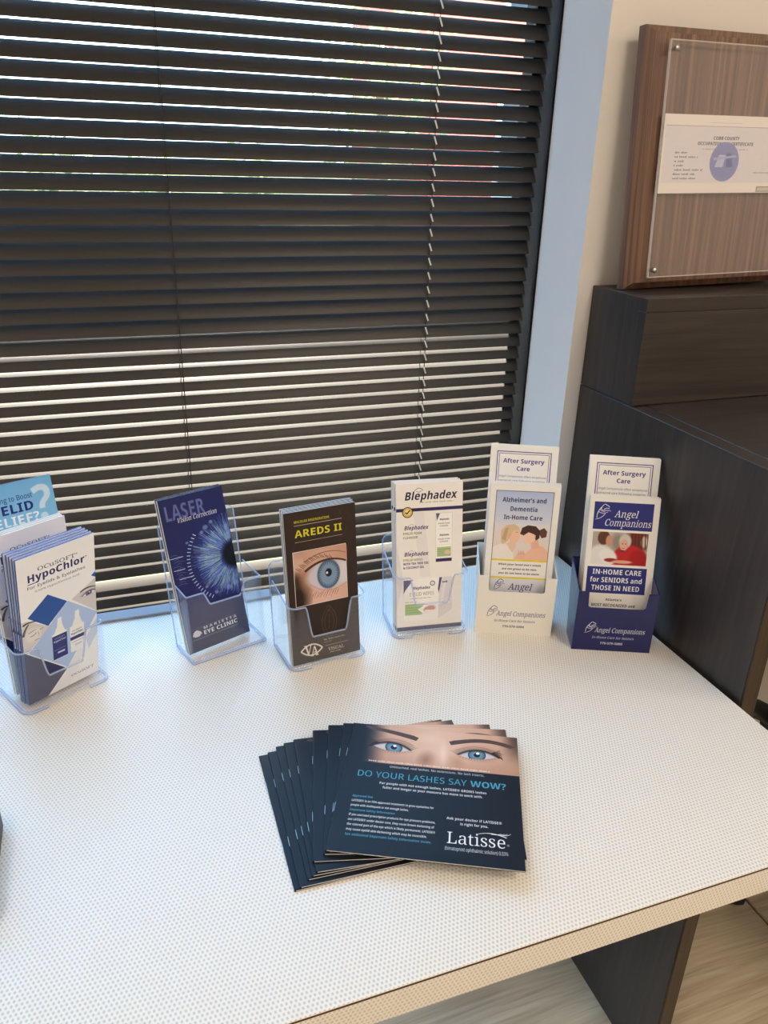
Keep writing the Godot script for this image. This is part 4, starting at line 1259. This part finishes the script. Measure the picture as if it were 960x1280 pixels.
func tree(label: String, at: Vector3, high: float, rad: float, mid: float, n: int) -> void:
	var shrub := high < 3
	var o := thing("shrub" if shrub else "tree", label, "shrub" if shrub else "tree", Transform3D(Basis(), at), "hedge outside" if shrub else "")
	if not M.has("leaf"):
		M.leaf = mat(rgb(132, 146, 104), 0.6)
		M.leaf.backlight_enabled = true
		M.leaf.backlight = Color(0.36, 0.40, 0.26)
		M.bark = mat(rgb(96, 78, 62), 0.9)
	var st := start()
	tube(st, [Vector3(0, 0, 0), Vector3(0.03, mid * 0.5, 0.02), Vector3(0, mid, 0)], 0.10 if not shrub else 0.04, 7)
	part("trunk", done(st), M.bark, o)
	st = start()
	for i in n:
		var d := Vector3(rng.randfn(), rng.randfn(), rng.randfn()).normalized() * pow(rng.randf(), 0.4)
		var p := Vector3(d.x * rad, mid + d.y * (high - mid), d.z * rad)
		var B := Basis.from_euler(Vector3(rng.randf() * TAU, rng.randf() * TAU, rng.randf() * TAU))
		var s := rng.randf_range(0.07, 0.14)
		quad(st, p + B * Vector3(-s, 0, 0), p + B * Vector3(0, -s * 0.5, s * 0.1), p + B * Vector3(s, 0, 0), p + B * Vector3(0, s * 0.5, s * 0.1))
	part("crown", done(st), M.leaf, o)

func table() -> void:
	var o := thing("counter_table", "long white table with fine woven dot pattern and tan edge", "table", Transform3D(Basis(), Vector3(-0.3, 0, 0.32)))
	var lo := Vector3(-1.0, 0, -0.318); var hi := Vector3(0.992, 0, 0.318)
	part("table_top", lohi(Vector3(lo.x, T - 0.0016, lo.z), Vector3(hi.x, T, hi.z), 0.0004, 0), M.weave, o)
	part("seam", lohi(Vector3(lo.x, T - 0.0034, lo.z), Vector3(hi.x + 0.0001, T - 0.0016, hi.z + 0.0001), 0.0), M.seam, o)
	part("edge_band", lohi(Vector3(lo.x, T - 0.036, lo.z), Vector3(hi.x, T - 0.0034, hi.z), 0.0006, 0), M.weave, o)
	part("support_panel", lohi(Vector3(lo.x + 0.05, 0.0, lo.z + 0.02), Vector3(lo.x + 0.08, T - 0.036, hi.z - 0.08), 0.001, 1), M.dark_wood, o)

func desk() -> void:
	var o := thing("reception_desk", "dark wood-grain reception desk with raised back ledge beside the table", "desk", Transform3D(Basis(), Vector3(1.4, 0, 0.22)))
	var ox := Vector3(1.4, 0, 0.22)
	var P := func(called: String, lo: Vector3, hi: Vector3, m: Material, grain: int, bev := 0.0006) -> void: part(called, lohi(lo - ox, hi - ox, bev, grain), m, o)
	P.call("side_panel", Vector3(0.6980, 0, 0.002), Vector3(0.7230, 1.0335, 0.4285), M.dark_wood, 1)
	P.call("panel_edge", Vector3(0.6990, 0, 0.4285), Vector3(0.7225, 1.0330, 0.4310), M.dark_edge, 1, 0.0006)
	P.call("counter_top", Vector3(0.7232, 1.0035, 0.002), Vector3(2.10, 1.0340, 0.4300), M.dark_wood, 0)
	P.call("drawer_front", Vector3(0.7240, 0.880, 0.398), Vector3(1.40, 1.0030, 0.416), M.dark_wood, 0)
	P.call("drawer_front", Vector3(1.404, 0.880, 0.398), Vector3(2.074, 1.0030, 0.416), M.dark_wood, 0)
	P.call("ledge_end", Vector3(0.6985, 1.0345, 0.002), Vector3(0.7165, 1.1820, 0.1138), M.dark_wood, 1)
	P.call("ledge_front", Vector3(0.6985, 1.0345, 0.114), Vector3(2.10, 1.1640, 0.1320), M.dark_wood, 0)
	P.call("ledge_top", Vector3(0.7168, 1.1642, 0.002), Vector3(2.10, 1.1820, 0.1138), M.dark_wood, 0)
	P.call("ledge_nosing", Vector3(0.6985, 1.1642, 0.114), Vector3(2.10, 1.1820, 0.1320), M.dark_wood, 0, 0.0005)
	P.call("side_panel", Vector3(2.075, 0, 0.002), Vector3(2.10, 1.0032, 0.4285), M.dark_wood, 1)

func plaque() -> void:
	var w := 0.33; var h := 0.327
	var B := ypr(3.2, 3.6, 1.0)
	var o := thing("wall_plaque", "walnut plaque with clear cover leaning on the wall above the desk", "plaque", Transform3D(B, Vector3(0.7125, 1.1830, 0.052)))
	var st := start()
	var rects := [[0.0, -0.011], [0.0, 0.002], [0.009, 0.011]]
	var ring := func(k: int) -> Array:
		var i: float = rects[k][0]; var z: float = rects[k][1]
		return [Vector3(i, i, z), Vector3(w - i, i, z), Vector3(w - i, h - i, z), Vector3(i, h - i, z)]
	for k in 2:
		var a: Array = ring.call(k); var b: Array = ring.call(k + 1)
		for i in 4:
			var j := (i + 1) % 4
			var q := [a[i], a[j], b[j], b[i]]
			quad(st, q[0], q[1], q[2], q[3], Vector2(q[0].y, q[0].x + q[0].z), Vector2(q[1].y, q[1].x + q[1].z), Vector2(q[2].y, q[2].x + q[2].z), Vector2(q[3].y, q[3].x + q[3].z))
	var f: Array = ring.call(2)
	quad(st, f[0], f[1], f[2], f[3], Vector2(f[0].y, f[0].x), Vector2(f[1].y, f[1].x), Vector2(f[2].y, f[2].x), Vector2(f[3].y, f[3].x))
	f = ring.call(0)
	quad(st, f[3], f[2], f[1], f[0])
	part("board", done(st), M.walnut, o)
	# clear sheet on four screws
	var x0 := 0.025; var x1 := 0.277; var y0 := 0.016; var y1 := 0.309
	var cover := part("clear_cover", lohi(Vector3(x0, y0, 0.0190), Vector3(x1, y1, 0.0225), 0.0006), M.plaque_clear if M.has("plaque_clear") else clear(rgb(226, 222, 220), 0.05, 0.08), o)
	st = start()
	for s in [[x0, x0 + 0.0012], [x1 - 0.0012, x1]]: cbox(st, Vector3((s[0] + s[1]) / 2, (y0 + y1) / 2, 0.0208), Vector3(0.0014, y1 - y0, 0.0040), 0.0003)
	for s in [[y0, y0 + 0.0012], [y1 - 0.0012, y1]]: cbox(st, Vector3((x0 + x1) / 2, (s[0] + s[1]) / 2, 0.0208), Vector3(x1 - x0, 0.0014, 0.0040), 0.0003)
	part("cover_edge", done(st), clear(rgb(236, 226, 220), 0.5), cover)
	for x in [x0 + 0.010, x1 - 0.010]:
		for y in [y0 + 0.010, y1 - 0.010]:
			st = start()
			lathe(st, [Vector2(0, 0.0145), Vector2(0.0035, 0.0138), Vector2(0.0040, 0.0125), Vector2(0.0022, 0.0122), Vector2(0.0022, 0.0)], 14)
			part("screw", done(st), M.brass if M.has("brass") else M.steel, o, Transform3D(Basis(Vector3.RIGHT, PI / 2), Vector3(x, y, 0.011)))
	# the framed paper itself can be taken out of the cover
	var c := thing("certificate", "white paper tax certificate with round blue seal behind the clear cover", "certificate", Transform3D(B, Vector3(0.7125, 1.1830, 0.052) + B * Vector3(0.031 + 0.12, 0.126, 0.0182)))
	part("paper", sheet(0.24, 0.098, 0.0003), M.certificate, c)

func chair() -> void:
	var o := thing("office_chair", "dark office chair with curved arms tucked under the desk counter", "chair", Transform3D(Basis(), Vector3(1.26, 0, 0.33)))
	var st := start()
	lathe(st, [Vector2(0.03, 0.39), Vector2(0.03, 0.12), Vector2(0.05, 0.11), Vector2(0.05, 0.06), Vector2(0.0, 0.06)], 16)
	part("column", done(st), M.plastic, o)
	for i in 5:
		var a := TAU * i / 5.0 + deg_to_rad(215.0)
		var d := Vector3(cos(a), 0, sin(a))
		st = start()
		tube(st, [d * 0.03 + Vector3.UP * 0.10, d * 0.15 + Vector3.UP * 0.085, d * 0.22 + Vector3.UP * 0.06], 0.018, 8)
		part("base_leg", done(st), M.plastic, o)
		st = start()
		lathe(st, [Vector2(0.0, -0.012), Vector2(0.024, -0.012), Vector2(0.027, 0.0), Vector2(0.024, 0.012), Vector2(0.0, 0.012)], 14)
		part("caster", done(st), M.plastic, o, Transform3D(Basis(Vector3(-d.z, 0, d.x), PI / 2), d * 0.22 + Vector3.UP * 0.027))
	part("seat", box_mesh(Vector3(0, 0.43, 0.05), Vector3(0.46, 0.07, 0.42), 0.03), M.fabric, o)
	part("backrest", box_mesh(Vector3(0, 0.74, 0.29), Vector3(0.44, 0.42, 0.06), 0.025), M.fabric, o)
	part("back_bar", box_mesh(Vector3(0, 0.49, 0.275), Vector3(0.06, 0.18, 0.02), 0.005), M.plastic, o)
	for s in [-1.0, 1.0]:
		st = start()
		var pts := []
		for i in 13:
			var t := i / 12.0
			pts.append(Vector3(s * (0.23 + 0.11 * sin(PI * t)), 0.43 + 0.140 * sin(PI * t), 0.16 - 0.34 * t))
		tube(st, pts, 0.016, 8)
		part("armrest", done(st), M.plastic, o)

func holders() -> void:
	var g := "brochures in the holders on the table"
	clear_holder("clear plastic holder of eyelid spray brochures, at the left edge of the photo", Vector3(-0.0780, T, 0.1700), 27.5, 0.108, 0.074, 0.086, 0.094, 0.012, -3.0, Vector2(0.026, 0.042), 0.12, 8, true)
	stack("spray_brochure", "white eyelid spray brochure with blue diamonds", "of the front pile", g, Vector3(-0.0838, T + 0.0065, 0.1556), 32.0, -9.0, 0.0, 0.093, 0.204, M.spray, M.paper_blue, 5, 0.0030, 0.7, Vector2(-0.0002, 0.0))
	stack("spray_brochure_leaning", "white eyelid spray brochure", "of the rear pile in the left holder", g, Vector3(-0.0975, T + 0.0065, 0.1305), 31.0, 0.6, 0.0, 0.093, 0.204, M.spray, M.paper, 3, 0.0032, 0.6)
	stack("relief_brochure", "sky blue relief brochure with pale question mark", "at back of left holder", g, Vector3(-0.0950, T + 0.0065, 0.1150), 28.3, 13.0, -2.0, 0.093, 0.241, M.relief, M.paper_blue, 2, 0.0030, 0.4)
	clear_holder("clear folded plastic holder with tall back, holding navy laser brochures", Vector3(0.1213, T, 0.1334), 16.5, 0.106, 0.052, 0.096, 0.098, 0.0015, 5.0, Vector2(0.026, 0.018), 0.174, 10.5, false)
	stack("laser_brochure", "navy laser vision brochure with blue iris", "in the tall-backed holder", g, Vector3(0.1108, T + 0.0062, 0.1140), 23.5, 16.5, -1.2, 0.093, 0.2055, M.laser, M.paper, 4, 0.0022)
	clear_holder("clear plastic holder of dark brown macular brochures", Vector3(0.2395, T, 0.1975), 6.5, 0.106, 0.068, 0.090, 0.098, 0.012, 3.0, Vector2(0.028, 0.044), 0.12, 7, true)
	stack("macular_brochure", "dark brown macular brochure with close-up eye", "in its clear holder", g, Vector3(0.2367, T + 0.0065, 0.1915), 5.0, 4.8, 0.8, 0.093, 0.208, M.macular, M.paper, 6, 0.0028, 0.0)
	clear_holder("clear plastic holder of white foam cleanser brochures", Vector3(0.3905, T, 0.1755), -7.0, 0.106, 0.066, 0.090, 0.098, 0.012, 5.0, Vector2(0.028, 0.040), 0.12, 9, true)
	stack("cleanser_brochure", "white eyelid cleanser brochure with purple bars", "in its clear holder", g, Vector3(0.3914, T + 0.0065, 0.1663), -6.9, 11.1, -0.4, 0.093, 0.2076, M.foam, M.paper, 5, 0.0030, 0.2, Vector2(-0.0007, 0.0))
	# folded card holders
	card_holder("white card holder with dark lettering, left of the navy one", Vector3(0.5021, T, 0.2035), -23.0, 0.106, 0.040, 0.090, M.card_white, M.card_white_print)
	stack("dementia_brochure", "pale care brochure with two women", "in the white holder", g, Vector3(0.5070, T + 0.003, 0.1958), -23.0, 5.0, 0.0, 0.093, 0.2125, M.dementia, M.paper, 4, 0.0024, 0.2)
	surgery("white", Vector3(0.5150, T + 0.006, 0.1764), -23.6, 15.0)
	card_holder("glossy navy card holder with white lettering, beside the desk panel", Vector3(0.6095, T, 0.2817), -23.3, 0.105, 0.040, 0.090, M.card_navy, M.card_navy_print)
	stack("homecare_brochure", "navy and white care brochure with woman in red", "in the navy holder", g, Vector3(0.6165, T + 0.003, 0.2745), -21.5, 15.0, -1.0, 0.093, 0.2050, M.homecare, M.paper, 4, 0.0022, 0.1)
	surgery("navy", Vector3(0.6241, T + 0.006, 0.2553), -24.0, 15.0)

func surgery(colour: String, foot: Vector3, yaw: float, pitch: float) -> void:
	var B := ypr(yaw, pitch)
	stack("surgery_brochure", "white after-surgery brochure with purple border", "behind in the %s holder" % colour, "brochures in the holders on the table", foot + B * Vector3(0, 0.036, 0), yaw, pitch, -0.5, 0.093, 0.212, M.surgery, M.paper, 3, 0.0024)

func booklets() -> void:
	var t := 0.0017
	var spots := [[0.1122, 0.5253, 1.5], [0.1173, 0.5246, 3.0], [0.1255, 0.5201, 3.6], [0.1300, 0.5188, 5.0], [0.1343, 0.5177, 7.2], [0.1339, 0.5068, 15.0], [0.1450, 0.5033, 17.5], [0.1495, 0.5030, 21.5], [0.1468, 0.5025, 26.0]]
	var names := ["lowest booklet of the fan, lying on the table", "second lowest booklet of the fan", "third lowest booklet of the fan", "fourth lowest booklet of the fan", "middle booklet of the fan", "fourth booklet from the top of the fan", "third booklet from the top of the fan", "second booklet from the top of the fan", "topmost booklet of the fan, its whole cover showing"]
	for i in spots.size():
		var s: Array = spots[i]
		booklet("dark navy square lash " + names[i], Vector3(s[0], T + 0.0002 + i * (t + 0.0001), s[1]), s[2], 0.183, t)

func tray() -> void:
	var o := thing("desk_tray", "black plastic tray corner at the left edge of the photo", "tray", Transform3D(Basis(), Vector3(-0.2135, T, 0.421)))
	part("base", box_mesh(Vector3(0, 0.0025, 0), Vector3(0.148, 0.004, 0.118), 0.001), M.plastic, o)
	for s in [-1.0, 1.0]:
		part("side", box_mesh(Vector3(0.0735 * s, 0.012, 0), Vector3(0.003, 0.022, 0.118), 0.001), M.plastic, o)
		part("end", box_mesh(Vector3(0, 0.012, 0.0575 * s), Vector3(0.144, 0.022, 0.003), 0.001), M.plastic, o)
